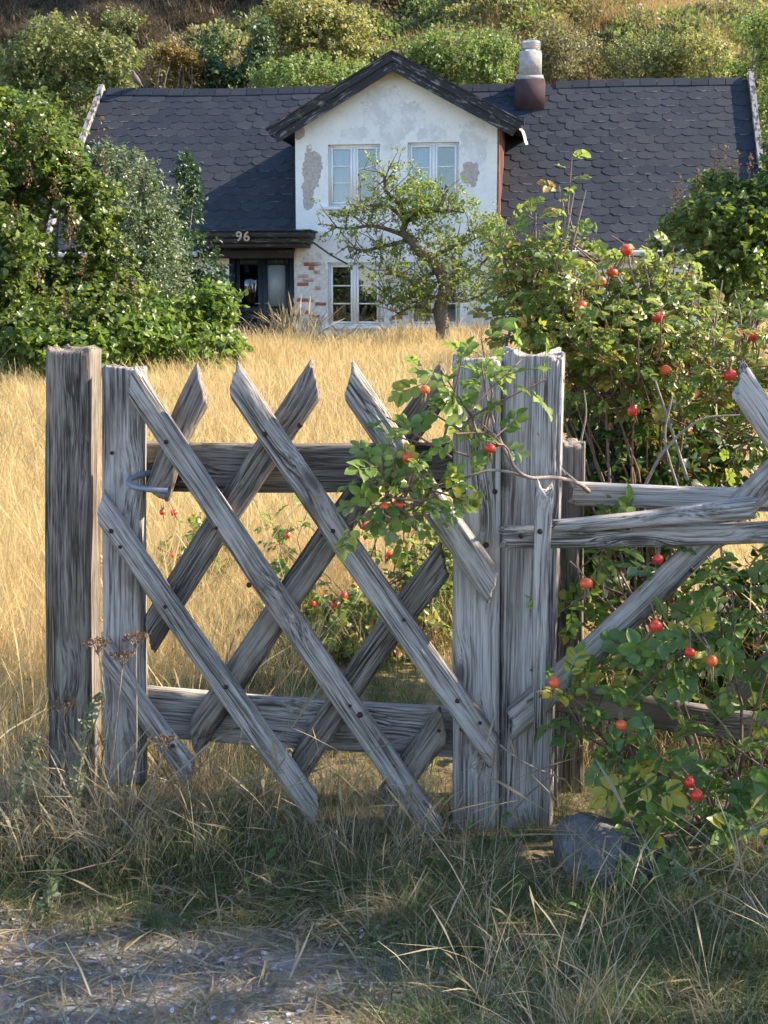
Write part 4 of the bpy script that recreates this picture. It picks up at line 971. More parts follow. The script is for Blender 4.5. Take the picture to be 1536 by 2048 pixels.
def add_hips(root, lst, Y, scale=1.0):
    for i, h in enumerate(lst):
        u, v = h[:2]; y = h[2] if len(h) > 2 else Y
        down = random.random() < .7
        Mx = Matrix.Translation(Vector(P(u, v, y))) @ Matrix.Rotation(random.uniform(-.6, .6) + (math.pi if down else 0), 4, 'X') @ Matrix.Rotation(random.uniform(-.5, .5), 4, 'Y') @ Matrix.Diagonal((scale * random.uniform(.85, 1.1), scale * random.uniform(.9, 1.1), scale * random.uniform(.85, 1.2), 1))
        o = put('rose_hip', HIP[i % 2], root, Mx)
        c = bpy.data.objects.new('calyx', SEP[i % 3]); COL.objects.link(c); c.parent = o
        # stalk back into the bush
        p = np.array(P(u, v, y)); q = p + np.array([rng.normal(0, .02), .05, .05 if down else -.05])
        V, F = tube([p + np.array([0, 0, .012 if down else -.012]), (p + q) / 2 + np.array([0, 0, .01]), q], [.002, .002, .0025], 4)
        wput('hip_stalk', mesh_of('hip_stalk', V, F, M['cane'], True), root)
def rose(label, base, lobes, nsh, K, mat, scale=1.0, maxobj=260, gap=.2, seed=0, hips=(), hipY=4, hscale=1.0, canes=10, name='rose_bush', inner=.3, extra_canes=(), up=.8, gfreq=4.0, cane_r=.007, group=None):
    bz = float(terr(*base)); root = thing(name, label, 'shrub', (base[0], base[1], bz), 0, group)
    pts, od = sample_lobes(lobes, nsh, inner, seed, gap, gfreq, .40)
    pts[:, 2] = np.maximum(pts[:, 2], terr(pts[:, 0], pts[:, 1]) + .05)
    pos, ld, nr, sd = shoot_leaves(pts, od, K, up); N = len(pos); sc = scale * rng.uniform(.58, 1.15, N)
    fr = frames(pos, ld, nr, sc); u, v = proj(pos)
    inside = (u > -30) & (u < 1566) & (v > -30) & (v < 2078)
    order = np.argsort(np.where(inside, pos[:, 1], pos[:, 1] + 50))
    vi = rng.integers(0, len(RL), N)
    for i in order[:maxobj]:
        o = put('leaf', RLM[mat][vi[i]], root, fr[i])
    rest = order[maxobj:]
    if len(rest):
        Vs, Fs, Ts, off = [], [], [], 0
        for i in rest:
            V, F, tn = RL[vi[i]]; m = np.array(fr[i]); Vs.append(V @ m[:3, :3].T + m[:3, 3]); Fs.append(F + off); off += len(V); Ts.append((tn + rng.random() * .9) % .97)
        o = wput('foliage', mesh_of('foliage', np.concatenate(Vs), np.concatenate(Fs), M[mat], True, np.concatenate(Ts)), root); o['kind'] = 'stuff'
    parts = [] if not canes else [stems((base[0], base[1], bz - .03), pts[rng.choice(len(pts), min(canes, len(pts)), replace=False)], cane_r, cane_r * .45, .1, 6, .25)]
    cen = np.mean([l[0] for l in lobes], 0)
    for i in range(len(pts)):
        b = pts[i] - sd[i] * .10 + (cen - pts[i]) * .18
        parts.append(tube([b, pts[i] - sd[i] * .04, pts[i] + sd[i] * .03 * K], [.0035, .003, .0018], 4))
    V, F = join(parts); o = wput('twigs', mesh_of('twigs', V, F, M['cane'], True), root); o['kind'] = 'stuff'
    for c, r0, r1 in extra_canes:
        pp = smooth_path([P(*q) for q in c], 5); V, F = tube(pp, np.linspace(r0, r1, len(pp)), 6)
        wput('cane', mesh_of('cane', V, F, M['drycane'], True), root)
    add_hips(root, hips, hipY, hscale)
    return root
# the tall rose behind the fence
rose('tall sunlit rose bush with red hips behind the right-hand fence', (1.05, 5.2),
     [lobe(1110, 620, 75, 60, 5.2, .3), lobe(1130, 480, 20, 50, 5.2, .08), lobe(1050, 570, 25, 70, 5.2, .12), lobe(1165, 480, 12, 50, 5.2, .06), lobe(1230, 690, 120, 70, 5.1, .35), lobe(1380, 700, 120, 55, 5.1, .35), lobe(1500, 730, 80, 60, 5.0, .3), lobe(1340, 610, 20, 50, 5.2, .1), lobe(1265, 570, 14, 50, 5.2, .08), lobe(1430, 640, 12, 50, 5.1, .05), lobe(1020, 520, 8, 70, 5.2, .04), lobe(1085, 520, 8, 60, 5.2, .04), lobe(1135, 440, 10, 40, 5.15, .04), lobe(1210, 600, 8, 50, 5.15, .04), lobe(1300, 610, 8, 60, 5.15, .04), lobe(1480, 650, 8, 50, 5.05, .04), lobe(1200, 760, 70, 70, 5.1, .3), lobe(1620, 700, 100, 80, 5.0, .3), lobe(1090, 670, 40, 30, 5.15, .2), lobe(1350, 800, 120, 70, 5.15, .3), lobe(1490, 820, 90, 70, 5.1, .3)],
     400, 5, 'rose_sun', .49, 290, .50, 61, [(1202, 563, 4.9), (1163, 610, 4.9), (1315, 635, 4.9), (1508, 672, 4.8), (1460, 750, 4.75), (1265, 822, 4.8), (1253, 500, 5.0), (1330, 740, 4.85), (1225, 545, 5.1)], 4.9, 1.35, 16,
     extra_canes=[([(1085, 700, 5.15), (1088, 580, 5.15), (1078, 460, 5.15)], .005, .002), ([(1215, 720, 5.1), (1210, 620, 5.1), (1222, 520, 5.1)], .005, .002), ([(1295, 720, 5.1), (1305, 620, 5.1), (1290, 525, 5.1)], .005, .002), ([(1420, 740, 5.05), (1432, 640, 5.05), (1445, 560, 5.05)], .005, .002), ([(1470, 760, 5.0), (1482, 650, 5.0), (1470, 580, 5.0)], .005, .002), ([(1010, 700, 5.2), (1030, 600, 5.2), (1005, 500, 5.2), (1012, 440, 5.2)], .006, .003), ([(1120, 700, 5.1), (1110, 560, 5.1), (1130, 450, 5.1), (1118, 372, 5.1)], .007, .002), ([(1130, 560, 5.1), (1150, 470, 5.1), (1172, 380, 5.1)], .005, .002), ([(1130, 480, 5.1), (1140, 430, 5.1), (1148, 385, 5.1)], .004, .002), ([(1060, 690, 5.1), (1070, 540, 5.1), (1072, 425, 5.1)], .005, .002), ([(1280, 600, 5.1), (1262, 540, 5.1), (1256, 490, 5.1)], .005, .003),
                  ([(1165, 985, 4.5), (1160, 900, 4.5), (1172, 830, 4.5), (1168, 780, 4.5)], .005, .002), ([(1375, 960, 4.6), (1340, 850, 4.6), (1310, 760, 4.6)], .006, .003), ([(1280, 990, 4.5), (1330, 900, 4.5), (1400, 840, 4.5), (1480, 830, 4.5)], .006, .003), ([(1360, 990, 4.5), (1330, 880, 4.5), (1345, 790, 4.5)], .005, .003)])
# the dark round-leaved shrub between
shrub('serviceberry_shrub', 'dense dark round leaved shrub with a few red leaves right behind the fence rail', 'shrub',
      [lobe(1240, 860, 110, 130, 5.5, .35), lobe(1380, 850, 130, 140, 5.5, .35), lobe(1510, 880, 90, 150, 5.5, .35), lobe(1300, 1000, 190, 120, 5.4, .3), lobe(1480, 1020, 120, 120, 5.4, .3), lobe(1640, 900, 110, 200, 5.5, .35), lobe(1200, 1090, 80, 110, 5.3, .2), lobe(1260, 1200, 100, 110, 5.0, .2), lobe(1400, 1230, 110, 130, 5.0, .2), lobe(1520, 1230, 90, 150, 5.0, .2), lobe(1330, 1380, 150, 100, 4.8, .2), lobe(1500, 1400, 110, 110, 4.8, .2)],
      1500, 8, .14, .045, T_HEART, M['rose_deep'], (1.25, 5.5), None, 16, .012, .2, 4, .2, 9, .3, .4, bark='drycane', twigs=250)
# rose sprig reaching over the gate, and the low rose coming through the fence
rose('rose bush arching over the broad post with a leafy sprig of red hips', (.62, 4.25),
     [lobe(960, 790, 55, 40, 3.76, .04), lobe(915, 835, 50, 40, 3.74, .04), lobe(990, 850, 35, 45, 3.74, .04), lobe(890, 905, 35, 25, 3.72, .03), lobe(815, 985, 45, 45, 3.70, .03), lobe(790, 1000, 30, 35, 3.69, .03), lobe(845, 945, 35, 30, 3.70, .03), lobe(785, 990, 25, 30, 3.68, .03), lobe(830, 1000, 35, 35, 3.70, .03), lobe(860, 880, 25, 25, 3.72, .03), lobe(975, 755, 30, 15, 3.76, .03)],
     28, 4, 'rose_sprig_sunlit', .64, 200, .0, 62, [(850, 780), (815, 915), (797, 1010), (770, 1015), (980, 897)], 3.66, 1.0, 0, extra_canes=[([(1180, 985, 4.2), (1155, 966, 4.1), (1110, 955, 3.9), (1060, 955, 3.82), (1030, 935, 3.78), (1000, 880, 3.76), (980, 820, 3.75), (965, 760, 3.75)], .007, .003), ([(1060, 955, 3.82), (980, 940, 3.76), (900, 970, 3.72), (830, 985, 3.7)], .005, .003), ([(1155, 966, 4.1), (1125, 940, 4.05), (1095, 905, 4.0), (1075, 865, 3.98)], .005, .002), ([(1130, 950, 4.0), (1120, 930, 4.0), (1112, 890, 4.0)], .004, .002), ([(1000, 1490, 3.9), (1040, 1520, 3.88), (1080, 1540, 3.86), (1130, 1560, 3.86)], .003, .003)], up=.45, inner=.0)
rose('low rose bush with orange hips growing through the fence in the shade', (1.0, 3.95),
     [lobe(1200, 1140, 55, 50, 4.12, .05), lobe(1170, 1240, 45, 45, 4.12, .05), lobe(1360, 1290, 70, 45, 3.84, .1), lobe(1450, 1190, 75, 60, 3.80, .12), lobe(1460, 1290, 70, 50, 3.76, .12), lobe(1530, 1240, 50, 70, 3.74, .1), lobe(1165, 1400, 35, 40, 3.78, .05), lobe(1165, 1460, 30, 30, 3.76, .05), lobe(1220, 1440, 45, 40, 3.74, .06), lobe(1270, 1520, 50, 30, 3.70, .06), lobe(1390, 1560, 80, 40, 3.66, .1), lobe(1370, 1650, 45, 50, 3.60, .06), lobe(1450, 1650, 60, 50, 3.58, .08), lobe(1500, 1540, 50, 50, 3.66, .1), lobe(1640, 1400, 60, 220, 3.74, .2)],
     54, 5, 'rose', .80, 298, .0, 63, [(1173, 1167, 3.66), (1311, 1252, 3.62), (1316, 1118, 3.7), (1380, 1305, 3.6), (1424, 1322, 3.55), (1108, 1365, 3.62), (1242, 1450, 3.6), (1378, 1563, 3.52), (1393, 1590, 3.5), (1080, 640, 5.3)][:9], 3.6, 1.05, 12, up=.35)
# roses in the meadow behind the gate
rose('sunlit rose bush with orange hips in the meadow behind the gate slats', (.02, 6.3),
     [lobe(720, 1180, 110, 110, 6.3, .3), lobe(800, 1120, 90, 80, 6.4, .3), lobe(830, 1230, 80, 130, 6.2, .3), lobe(660, 1260, 80, 110, 6.2, .3), lobe(560, 1100, 60, 60, 6.6, .25), lobe(740, 1330, 110, 80, 6.1, .3)],
     210, 5, 'rose_sun', .66, 280, .25, 64, [(625, 1207), (730, 1052), (575, 1070), (688, 1192), (795, 1345), (622, 1100), (560, 1175), (668, 1210), (850, 1160), (780, 1110)], 5.9, 1.15, 10)
rose('small rose bush with three orange hips in the dry grass near the latch', (-1.05, 7.0),
     [lobe(345, 1080, 60, 50, 7.0, .2), lobe(330, 1040, 45, 30, 7.0, .2), lobe(400, 1100, 40, 50, 7.0, .2)],
     26, 4, 'rose_sun', .62, 100, .2, 65, [(325, 1024), (348, 1025), (345, 1110)], 6.7, 1.1, 6)

# ------------------------------------------------------------------ grasses: scattered tufts (stuff)
def tuft(name, n, h, spread, lean, w, mat, head=0.0, curl=.25, seg=5, headw=2.6):
    r0 = spread * np.sqrt(rng.random(n)); a0 = rng.uniform(0, 6.283, n)
    base = np.stack([r0 * np.cos(a0), r0 * np.sin(a0), np.full(n, -.02)], -1)
    az = rng.uniform(0, 6.283, n); hd = np.stack([np.cos(az), np.sin(az), 0 * az], -1)
    le = np.abs(rng.normal(0, lean, n)); hh = h * rng.uniform(.45, 1.1, n); cu = curl * rng.uniform(.1, 1.6, n)
    s = np.linspace(0, 1, seg + 1)
    hor = le[:, None] * s + cu[:, None] * s ** 2.2
    ver = s - .35 * cu[:, None] * s ** 2.5 - .25 * le[:, None] * s
    pts = base[:, None] + hh[:, None, None] * (hd[:, None] * hor[..., None] + np.array([0, 0, 1.]) * ver[..., None])
    side = np.stack([-np.sin(az + rng.normal(0, .9, n)), np.cos(az + rng.normal(0, .9, n)), 0 * az], -1)
    isH = rng.random(n) < head
    prof = np.where(isH[:, None], np.where(s > .78, headw * np.sin(np.clip((s - .72) / .28, 0, 1) * 3.0) + .25, .55), (1 - s ** 1.6) * .95 + .05)
    ww = (w * rng.uniform(.6, 1.3, n))[:, None] * prof
    V = np.stack([pts - side[:, None] * ww[..., None] / 2, pts + side[:, None] * ww[..., None] / 2], 2).reshape(n, -1, 3)
    m = 2 * (seg + 1); j = np.arange(seg) * 2
    f = np.stack([j, j + 1, j + 3, j + 2], -1); F = (f[None] + (np.arange(n) * m)[:, None, None]).reshape(-1, 4)
    o = bpy.data.objects.new(name, mesh_of(name, V.reshape(-1, 3), F, mat, False, np.repeat(rng.random(n) * .62, m)))
    return o
def scatter(name, label, pts, scl, variants, tilt=.12, idx=None, cat='grass', real=False):
    if real:
        tm = []; mats = []
        for o in variants:
            me = o.data; V = np.empty(len(me.vertices) * 3, np.float32); me.vertices.foreach_get('co', V)
            Fq = np.empty(len(me.loops), np.int32); me.loops.foreach_get('vertex_index', Fq); t = np.empty(len(me.vertices), np.float32); me.attributes['tint'].data.foreach_get('value', t)
            if me.materials[0] not in mats: mats.append(me.materials[0])
            tm.append((V.reshape(-1, 3), Fq.reshape(-1, 4), t, mats.index(me.materials[0])))
        Vs, Fs, Ts, Is, off = [], [], [], [], 0
        for p, sc_, k in zip(pts, scl, (rng.integers(0, len(variants), len(pts)) if idx is None else idx)):
            V, Fq, t, mi_ = tm[int(k)]; a = rng.uniform(0, 6.283); c_, s_ = math.cos(a), math.sin(a); tx, ty = rng.normal(0, tilt, 2)
            Rm = np.array([[c_, -s_, tx], [s_, c_, ty], [-tx * .5, -ty * .5, 1]])
            Vs.append((V @ Rm.T) * sc_ + p); Fs.append(Fq + off); off += len(V); Ts.append(np.mod(t + rng.random() * .37, .97)); Is.append(np.full(len(Fq), mi_))
        me = mesh_of(name, np.concatenate(Vs), np.concatenate(Fs), mats, False, np.concatenate(Ts), np.concatenate(Is))
        return tag(put(name, me), label, cat, kind='stuff')
    col = bpy.data.collections.new(name + '_tufts')
    for k_, o in enumerate(variants): o.name = 'tuft_%s_%02d' % (name, k_); col.objects.link(o)
    N = len(pts); me = bpy.data.meshes.new(name); me.vertices.add(N); me.vertices.foreach_set('co', np.asarray(pts, np.float32).ravel())
    rot = np.stack([rng.normal(0, tilt, N), rng.normal(0, tilt, N), rng.uniform(0, 6.283, N)], -1).astype(np.float32)
    a = me.attributes.new('rot', 'FLOAT_VECTOR', 'POINT'); a.data.foreach_set('vector', rot.ravel())
    a = me.attributes.new('scl', 'FLOAT', 'POINT'); a.data.foreach_set('value', np.asarray(scl, np.float32))
    a = me.attributes.new('idx', 'INT', 'POINT'); a.data.foreach_set('value', (rng.integers(0, len(variants), N) if idx is None else idx).astype(np.int32))
    o = put(name, me); tag(o, label, cat, kind='stuff')
    ng = bpy.data.node_groups.new(name + '_nodes', 'GeometryNodeTree')
    ng.interface.new_socket('Geometry', in_out='INPUT', socket_type='NodeSocketGeometry'); ng.interface.new_socket('Geometry', in_out='OUTPUT', socket_type='NodeSocketGeometry')
    N_ = ng.nodes.new; L = ng.links.new
    gi, go = N_('NodeGroupInput'), N_('NodeGroupOutput'); ci = N_('GeometryNodeCollectionInfo'); ci.inputs['Collection'].default_value = col
    ci.inputs['Separate Children'].default_value = True; ci.inputs['Reset Children'].default_value = True
    ip = N_('GeometryNodeInstanceOnPoints'); ip.inputs['Pick Instance'].default_value = True
    def na(nm, t):
        q = N_('GeometryNodeInputNamedAttribute'); q.data_type = t; q.inputs['Name'].default_value = nm
        return q.outputs['Attribute']
    er = N_('FunctionNodeEulerToRotation')
    L(gi.outputs[0], ip.inputs['Points']); L(ci.outputs[0], ip.inputs['Instance']); L(na('idx', 'INT'), ip.inputs['Instance Index'])
    L(na('rot', 'FLOAT_VECTOR'), er.inputs[0]); L(er.outputs[0], ip.inputs['Rotation']); L(na('scl', 'FLOAT'), ip.inputs['Scale']); L(ip.outputs[0], go.inputs[0])
    mo = o.modifiers.new('tufts', 'NODES'); mo.node_group = ng
    return o
def strip_pts(n, y0, y1, margin=.6, dens_pow=1.0, slope=1.0):
    y = y0 + (y1 - y0) * rng.random(n) ** dens_pow; hwid = y * .273 * slope + margin
    x = rng.uniform(-1, 1, n) * hwid
    return x, y
gn_m = wave_noise(300, 6, .9); gn_f = wave_noise(301, 8, 3.0)
# near meadow
x, y = strip_pts(1900, 4.35, 9.5, 1.0); p = np.stack([x, y, terr(x, y)], -1)
near_v = [tuft('seeding_tuft', 12, .74, .10, .2, .003, M['straw'], .95, .35, 6, 2.4) for _ in range(2)] + [tuft('dry_tuft', 44, .60, .10, .22, .0036, M['straw'], .35, .35, 4) for _ in range(4)] + [tuft('dry_tuft', 40, .40, .12, .35, .0036, M['straw'], .15, .5, 4) for _ in range(2)] + [tuft('green_tuft', 36, .30, .10, .3, .0045, M['grass'], 0, .4, 4) for _ in range(2)]
zone = np.exp(-((x - .1) / .9) ** 2) * np.clip((7.2 - y) / 1.6, 0, 1)
g_ = gn_m(p) + rng.normal(0, .3, len(p)) + .95 * zone
ix = 2 + np.where(g_ > .8, rng.integers(6, 8, len(p)), np.where(rng.random(len(p)) < .65 - .5 * zone, rng.integers(0, 4, len(p)), rng.integers(4, 6, len(p))))
ix = np.where(rng.random(len(p)) < .14, rng.integers(0, 2, len(p)), ix)
sc = rng.uniform(.7, 1.15, len(p)) * (1 + .2 * gn_f(p)) * (1 - .45 * zone)
scatter('meadow_grass', 'golden dry grass of the meadow just behind the gate', p, sc, near_v, .14, ix, real=True)
# far meadow
x, y = strip_pts(7000, 9.0, 27.4, 1.6, .8); p = np.stack([x, y, terr(x, y)], -1)
hl = ((p - np.array(HO)) @ Hy > -.35); p = p[~hl]
far_v = [tuft('seeding_tuft', 40, .66, .25, .22, .006, M['straw'], .8, .35, 4, 2.2) for _ in range(2)] + [tuft('dry_tuft', 60, .56, .22, .22, .0075, M['straw'], .45, .35, 3) for _ in range(5)] + [tuft('green_tuft', 40, .35, .18, .3, .008, M['grass'], 0, .4, 4)]
g_ = gn_m(p * .6) + rng.normal(0, .3, len(p)); ix = np.where(g_ > .75, 7, np.where(g_ < -.9, rng.integers(0, 2, len(p)), rng.integers(1, 7, len(p))))
scatter('meadow_grass', 'golden dry grass stretching across the meadow to the house', p, rng.uniform(.65, 1.15, len(p)) * (1 + .22 * gn_f(p * .5)), far_v, .12, ix)
# tall clumps of seeding grass by the front door
cx = [P(u, 700, 24.6)[0] for u in (560, 585, 610, 640, 690, 575, 730, 600, 960, 980, 535)]; cy = 24.6 + rng.normal(0, .4, len(cx))
scatter('tall_grass', 'tall pale seeding grass clumps in front of the door and windows', np.stack([cx, cy, terr(cx, cy)], -1), np.array([1.5, 1.6, 1.4, 1.2, 1.0, 1.5, .9, 1.5, 1., 1., 1.1]), [tuft('seeding_tuft', 46, .72, .16, .3, .009, M['straw_grey'], .8, .35, 6, 2.6) for _ in range(3)], .1)
# hillside grass and heath
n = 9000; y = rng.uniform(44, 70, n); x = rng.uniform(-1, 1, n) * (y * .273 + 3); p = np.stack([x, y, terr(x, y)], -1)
hn = wave_noise(77, 7, .22); g_ = hn(p) + rng.normal(0, .22, n) + .25 * (x > 0) - 1.1 / (1 + np.exp((x + 6.5 - (y - 56) * .7) / 1.2))  # more dark heath at upper left, also standing in for shade there
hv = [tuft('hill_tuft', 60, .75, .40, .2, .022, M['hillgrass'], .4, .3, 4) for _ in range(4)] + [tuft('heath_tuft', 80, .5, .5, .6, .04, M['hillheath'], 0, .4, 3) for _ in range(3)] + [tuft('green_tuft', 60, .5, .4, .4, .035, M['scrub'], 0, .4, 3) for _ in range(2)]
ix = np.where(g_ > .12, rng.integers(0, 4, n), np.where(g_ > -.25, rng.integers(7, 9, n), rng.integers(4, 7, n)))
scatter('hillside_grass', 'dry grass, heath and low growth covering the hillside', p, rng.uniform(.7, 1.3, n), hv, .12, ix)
def leaf_clump(name, n, r, ls, mat):
    d = rdir(n); d[:, 2] = np.abs(d[:, 2]); q = d * np.array([r, r, r * .8]) * (rng.random(n) ** .4 * (1 + .3 * wave_noise(int(rng.integers(1e6)), 6, 3)(d)))[:, None]
    V, F, tn = leaves(q, unit(d + rng.normal(0, .6, (n, 3))), unit(np.array([.3, -.2, 1.]) + rng.normal(0, .5, (n, 3))), ls * rng.uniform(.6, 1.3, n), T_SMALL)
    return bpy.data.objects.new(name, mesh_of(name, V, F, mat, False, tn))
n = 1500; y = rng.uniform(40, 63, n); x = rng.uniform(-1, 1, n) * (y * .273 + 3); p = np.stack([x, y, terr(x, y) - .05], -1)
dn = wave_noise(78, 7, .3)(p) + .9 * np.clip((52 - y) / 10, -1, 1) + .25 * np.clip(x / 8, -1, 1) + rng.normal(0, .2, n); p = p[dn > -.05]
scatter('hillside_scrub', 'low green and grey scrub covering the lower hillside behind the house', p, rng.uniform(.5, 1.35, len(p)), [leaf_clump('scrub_clump', 420, .85, .13, M[k]) for k in ('olive', 'yellowgreen', 'scrub', 'hillgreen', 'scrub', 'olive')], .1, cat='scrub')
# verge in front of the gate
def gate_pts(n, x0, x1, y0, y1): 
    x = rng.uniform(x0, x1, n); y = rng.uniform(y0, y1, n); return np.stack([x, y, terr(x, y)], -1)
vg = [tuft('dry_tuft', 30, .38, .08, .35, .0023, M['straw_grey'], .35, .5, 5) for _ in range(4)] + [tuft('green_tuft', 48, .17, .08, .5, .0028, M['grass'], 0, .6, 4) for _ in range(3)] + [tuft('dry_mat', 46, .14, .10, .9, .0024, M['straw_grey'], 0, .8, 4) for _ in range(3)]
zones = [(100, -1.4, -.70, 3.6, 3.95, [0, 2, 4, 5, 6, 4, 5], .9, 1.5), (250, -1.5, -.35, 3.6, 4.3, [0, 2, 4, 5, 6, 5, 4, 6, 4, 5], .5, 1.2), (70, -.35, .2, 3.7, 4.3, [0, 1, 2, 3, 4, 5], .45, .9), (190, .15, 1.7, 3.62, 4.4, [4, 5, 6, 7, 8], .45, .85), (380, -1.6, 1.6, 3.3, 3.72, [0, 4, 5, 6, 4, 5, 6, 4, 5, 6, 8], .4, .8), (560, -.02, 1.6, 2.4, 3.6, [4, 5, 6, 4, 5, 6, 4, 5, 6, 4, 5, 6, 8, 0], .5, 1.1), (230, -1.5, .2, 2.6, 3.4, [7, 8, 9], .3, .6)]
p = np.concatenate([gate_pts(*z[:5]) for z in zones]); ix = np.concatenate([rng.choice(z[5], z[0]) for z in zones]); sc = np.concatenate([rng.uniform(z[6], z[7], z[0]) for z in zones])
k = ~((np.abs(p[:, 0] - .6) < .24) & (p[:, 1] < 3.9) & (p[:, 1] > 3.5)) & (rng.random(len(p)) < np.where((p[:, 0] < .0) & (p[:, 1] < 3.25), np.clip((p[:, 0] + 1.7) * .9 , .35, 1), 1))
scatter('verge_grass', 'mixed dry and green grass in the shade in front of the gate', p[k], sc[k], vg, .2, ix[k], real=True)
p = np.concatenate([gate_pts(46, -1.5, .1, 3.5, 4.0), gate_pts(34, .1, 1.5, 2.9, 3.9)])
scatter('grass_stalks', 'long pale seeding grass stalks arching over the verge', p, rng.uniform(.55, 1.1, len(p)), [tuft('stalk_tuft', 6, .55, .05, .45, .0026, M['straw_grey'], .95, .6, 8, 3.6) for _ in range(5)], .2, real=True)
# straw and chips lying on the path
n = 9000; p = gate_pts(n, -1.7, 1.3, 2.4, 3.65); p[:, 2] += rng.uniform(.008, .03, n)
V, F, tn = leaves(p, unit(rng.normal(size=(n, 3)) * np.array([1, 1, .12])), unit(np.array([0, 0, 1.]) + rng.normal(0, .3, (n, 3))), rng.uniform(.04, .14, n), (np.array([(0, -.018, 0), (0, .018, 0), (.5, .02, .06), (.5, -.02, .06), (1, .004, 0), (1, -.004, 0)]), np.array([(0, 3, 1), (1, 3, 2), (3, 5, 2), (2, 5, 4)])))
tag(put('straw_litter', mesh_of('straw_litter', V, F, M['straw_grey'], False, tn)), 'dry straw scattered over the path', 'straw', kind='stuff')
M['chip'] = plain_mat('pale_chips', (.46, .43, .42), .9, .2, 0, .55, 40, .3)
n = 4200; p = gate_pts(n, -1.6, .45, 2.4, 3.4); p[:, 2] += .012
V, F, tn = leaves(p, unit(rng.normal(size=(n, 3)) * np.array([1, 1, .2])), unit(np.array([0, 0, 1.]) + rng.normal(0, .35, (n, 3))), rng.uniform(.25, 1, n) ** 2.6 * .026, (np.array([(0, 0, 0), (.3, .3, .1), (.9, .22, .0), (1, -.1, .05), (.5, -.25, .0)]), np.array([(0, 2, 1), (0, 3, 2), (0, 4, 3)])))
tag(put('chip_litter', mesh_of('chip_litter', V, F, M['chip'], False, tn)), 'small pale chips and dead leaves on the path', 'litter', kind='stuff')
# broad green weed leaves low in the verge
p = np.concatenate([gate_pts(130, -1.4, -.1, 3.5, 4.1), gate_pts(90, .1, 1.4, 3.0, 3.9), gate_pts(260, -1.5, 1, 4.3, 6.5)]); n = len(p); p[:, 2] += rng.uniform(.02, .10, n)
V, F, tn = leaves(p, unit(rdir(n) * np.array([1, 1, .4]) + np.array([0, 0, .4])), unit(np.array([0, -.4, 1.]) + rng.normal(0, .4, (n, 3))), rng.uniform(.018, .045, n), T_OVAL)
tag(put('ground_leaves', mesh_of('ground_leaves', V, F, M['weed'], False, tn)), 'small broad green weed leaves low in the verge', 'weeds', kind='stuff')
# ------------------------------------------------------------------ single weeds one can pick out
def yarrow(label, u, v, Y, h):
    x = P(u, v, Y)[0]; z = float(terr(x, Y)); top = P(u, v, Y); root = thing('yarrow', label, 'weed', (float(x), Y, z), 0, 'dead yarrow stalks by the gate')
    b = np.array([x + rng.normal(0, .03), Y + .02, z - .02]); m1 = (b + top) / 2 + rng.normal(0, .015, 3)
    pp = smooth_path([b, m1, top], 6); parts = [tube(pp, np.linspace(.0035, .002, len(pp)), 5)]; hs = []
    for k in range(13):
        a = k * 2.4; r_ = .034 * math.sqrt(k / 13) + .002; q = top + np.array([r_ * math.cos(a), r_ * math.sin(a), .02 - r_ * .25]); hs.append(q)
        parts.append(tube([top - np.array([0, 0, .02]), (top + q) / 2, q], [.0014, .0012, .001], 3))
    V, F = join(parts); wput('stalk', mesh_of('stalk', V, F, M['drycane'], True), root)
    hs = np.repeat(np.array(hs), 10, 0); n = len(hs); hs = hs + rng.normal(0, .0045, (n, 3))
    V, F, tn = leaves(hs, unit(rdir(n) + np.array([0, 0, .6])), rdir(n), np.full(n, .009), T_SMALL); o = wput('flower_head', mesh_of('flower_head', V, F, M['seed'], False, tn), root); o['kind'] = 'stuff'
for lb_, u, v in (('dead brown yarrow head against the left post base', 196, 1296), ('dead yarrow head in front of the left gate stile', 272, 1284), ('lower dead yarrow head at the left gate stile', 246, 1322), ('dead yarrow head at the far left below the post', 126, 1420), ('low dead yarrow head in the grass left of the gate', 285, 1625), ('dead yarrow head behind the lowest left slat', 330, 1490)):
    yarrow(lb_, u, v, 3.78, .3)
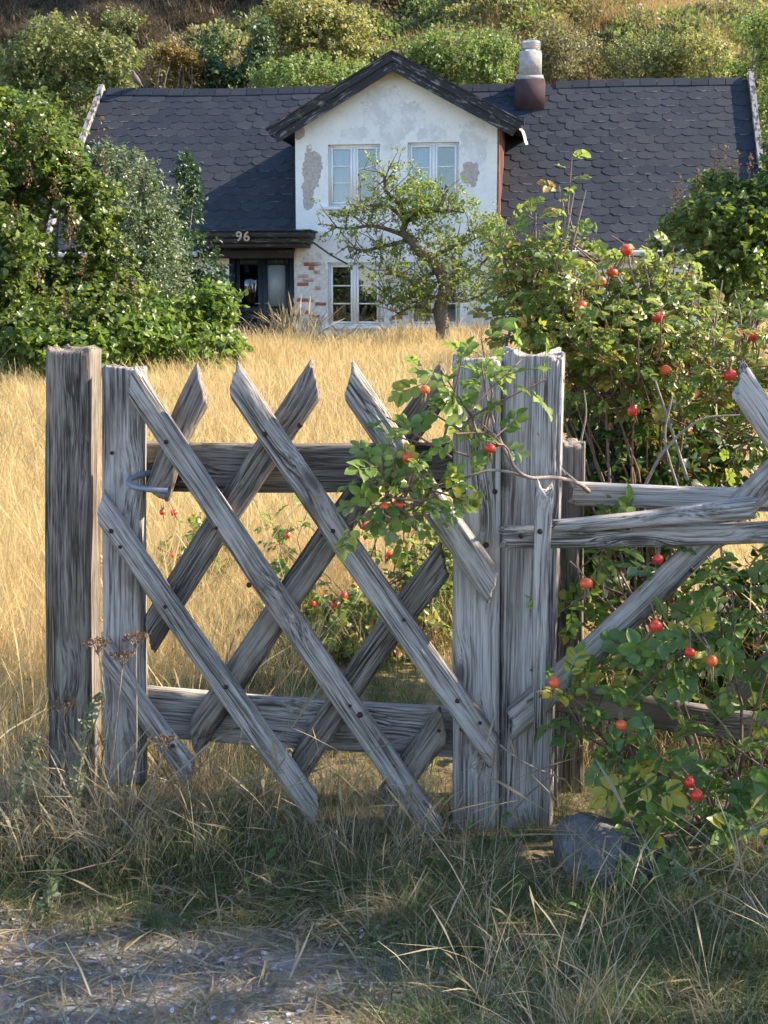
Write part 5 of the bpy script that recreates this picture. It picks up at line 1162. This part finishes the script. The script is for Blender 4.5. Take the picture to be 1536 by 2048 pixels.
def mugwort(label, pts, Y, lean=0):
    pts = [P(u, v, Y) for u, v in pts]; b = pts[0]; z = float(terr(b[0], Y)); root = thing('mugwort', label, 'weed', (float(b[0]), Y, z), 0, 'mugwort stalks in the verge')
    pp = smooth_path([np.array([b[0], Y, z - .02])] + pts, 8); V, F = tube(pp, np.linspace(.003, .0015, len(pp)), 5); wput('stalk', mesh_of('stalk', V, F, M['drycane'], True), root)
    n = 110; i = rng.integers(len(pp) // 4, len(pp), n); t = np.array([pp[min(k + 1, len(pp) - 1)] - pp[k - 1] for k in i]); t = unit(t)
    V, F, tn = leaves(pp[i] + rng.normal(0, .004, (n, 3)), unit(rdir(n) + t * .7), rdir(n), rng.uniform(.012, .03, n), T_OVAL); o = wput('foliage', mesh_of('foliage', V, F, M['mugwort'], False, tn), root); o['kind'] = 'stuff'
mugwort('mugwort stalk leaning over the right edge of the boulder', [(1480, 1980), (1440, 1860), (1400, 1770), (1330, 1705)], 3.2)
mugwort('mugwort stalk at the far right bottom of the verge', [(1535, 2040), (1510, 1960), (1480, 1900), (1462, 1880)], 3.05)
mugwort('short mugwort stalk in front of the boulder', [(1300, 1990), (1290, 1930), (1280, 1880)], 3.1)
mugwort('mugwort stalk with drooping tip left of the boulder', [(1120, 1960), (1090, 1920), (1070, 1885)], 3.1)
mugwort('pale mugwort stalk near the bottom middle edge', [(1030, 2040), (960, 1990), (915, 1960)], 2.95)
mugwort('grey green mugwort stalk beside the left post', [(150, 1620), (160, 1540), (175, 1440), (190, 1400)], 3.7)
mugwort('mugwort stalk at the left edge of the verge', [(30, 1660), (45, 1560), (70, 1480)], 3.7)
mugwort('small green weed at the left edge of the path', [(95, 1830), (98, 1780), (108, 1735)], 3.35)

# ------------------------------------------------------------------ trees along the lane right of the frame
shade_g = 'trees along the lane right of the view'
round_tree('nearest lane tree, right of the view beside the fence', 5.6, 3.6, 5.15, 1.4, 'appleleaf', 400, .085, 81, shade_g, .62, .36)
round_tree('second lane tree, right of the view beyond the nearest', 7.6, 2.5, 7.0, 1.8, 'appleleaf', 520, .09, 82, shade_g, .62, .40)
round_tree('third lane tree, right of the view and behind the camera', 9.0, 1.1, 6.8, 2.0, 'appleleaf', 420, .10, 83, shade_g, .62, .4)
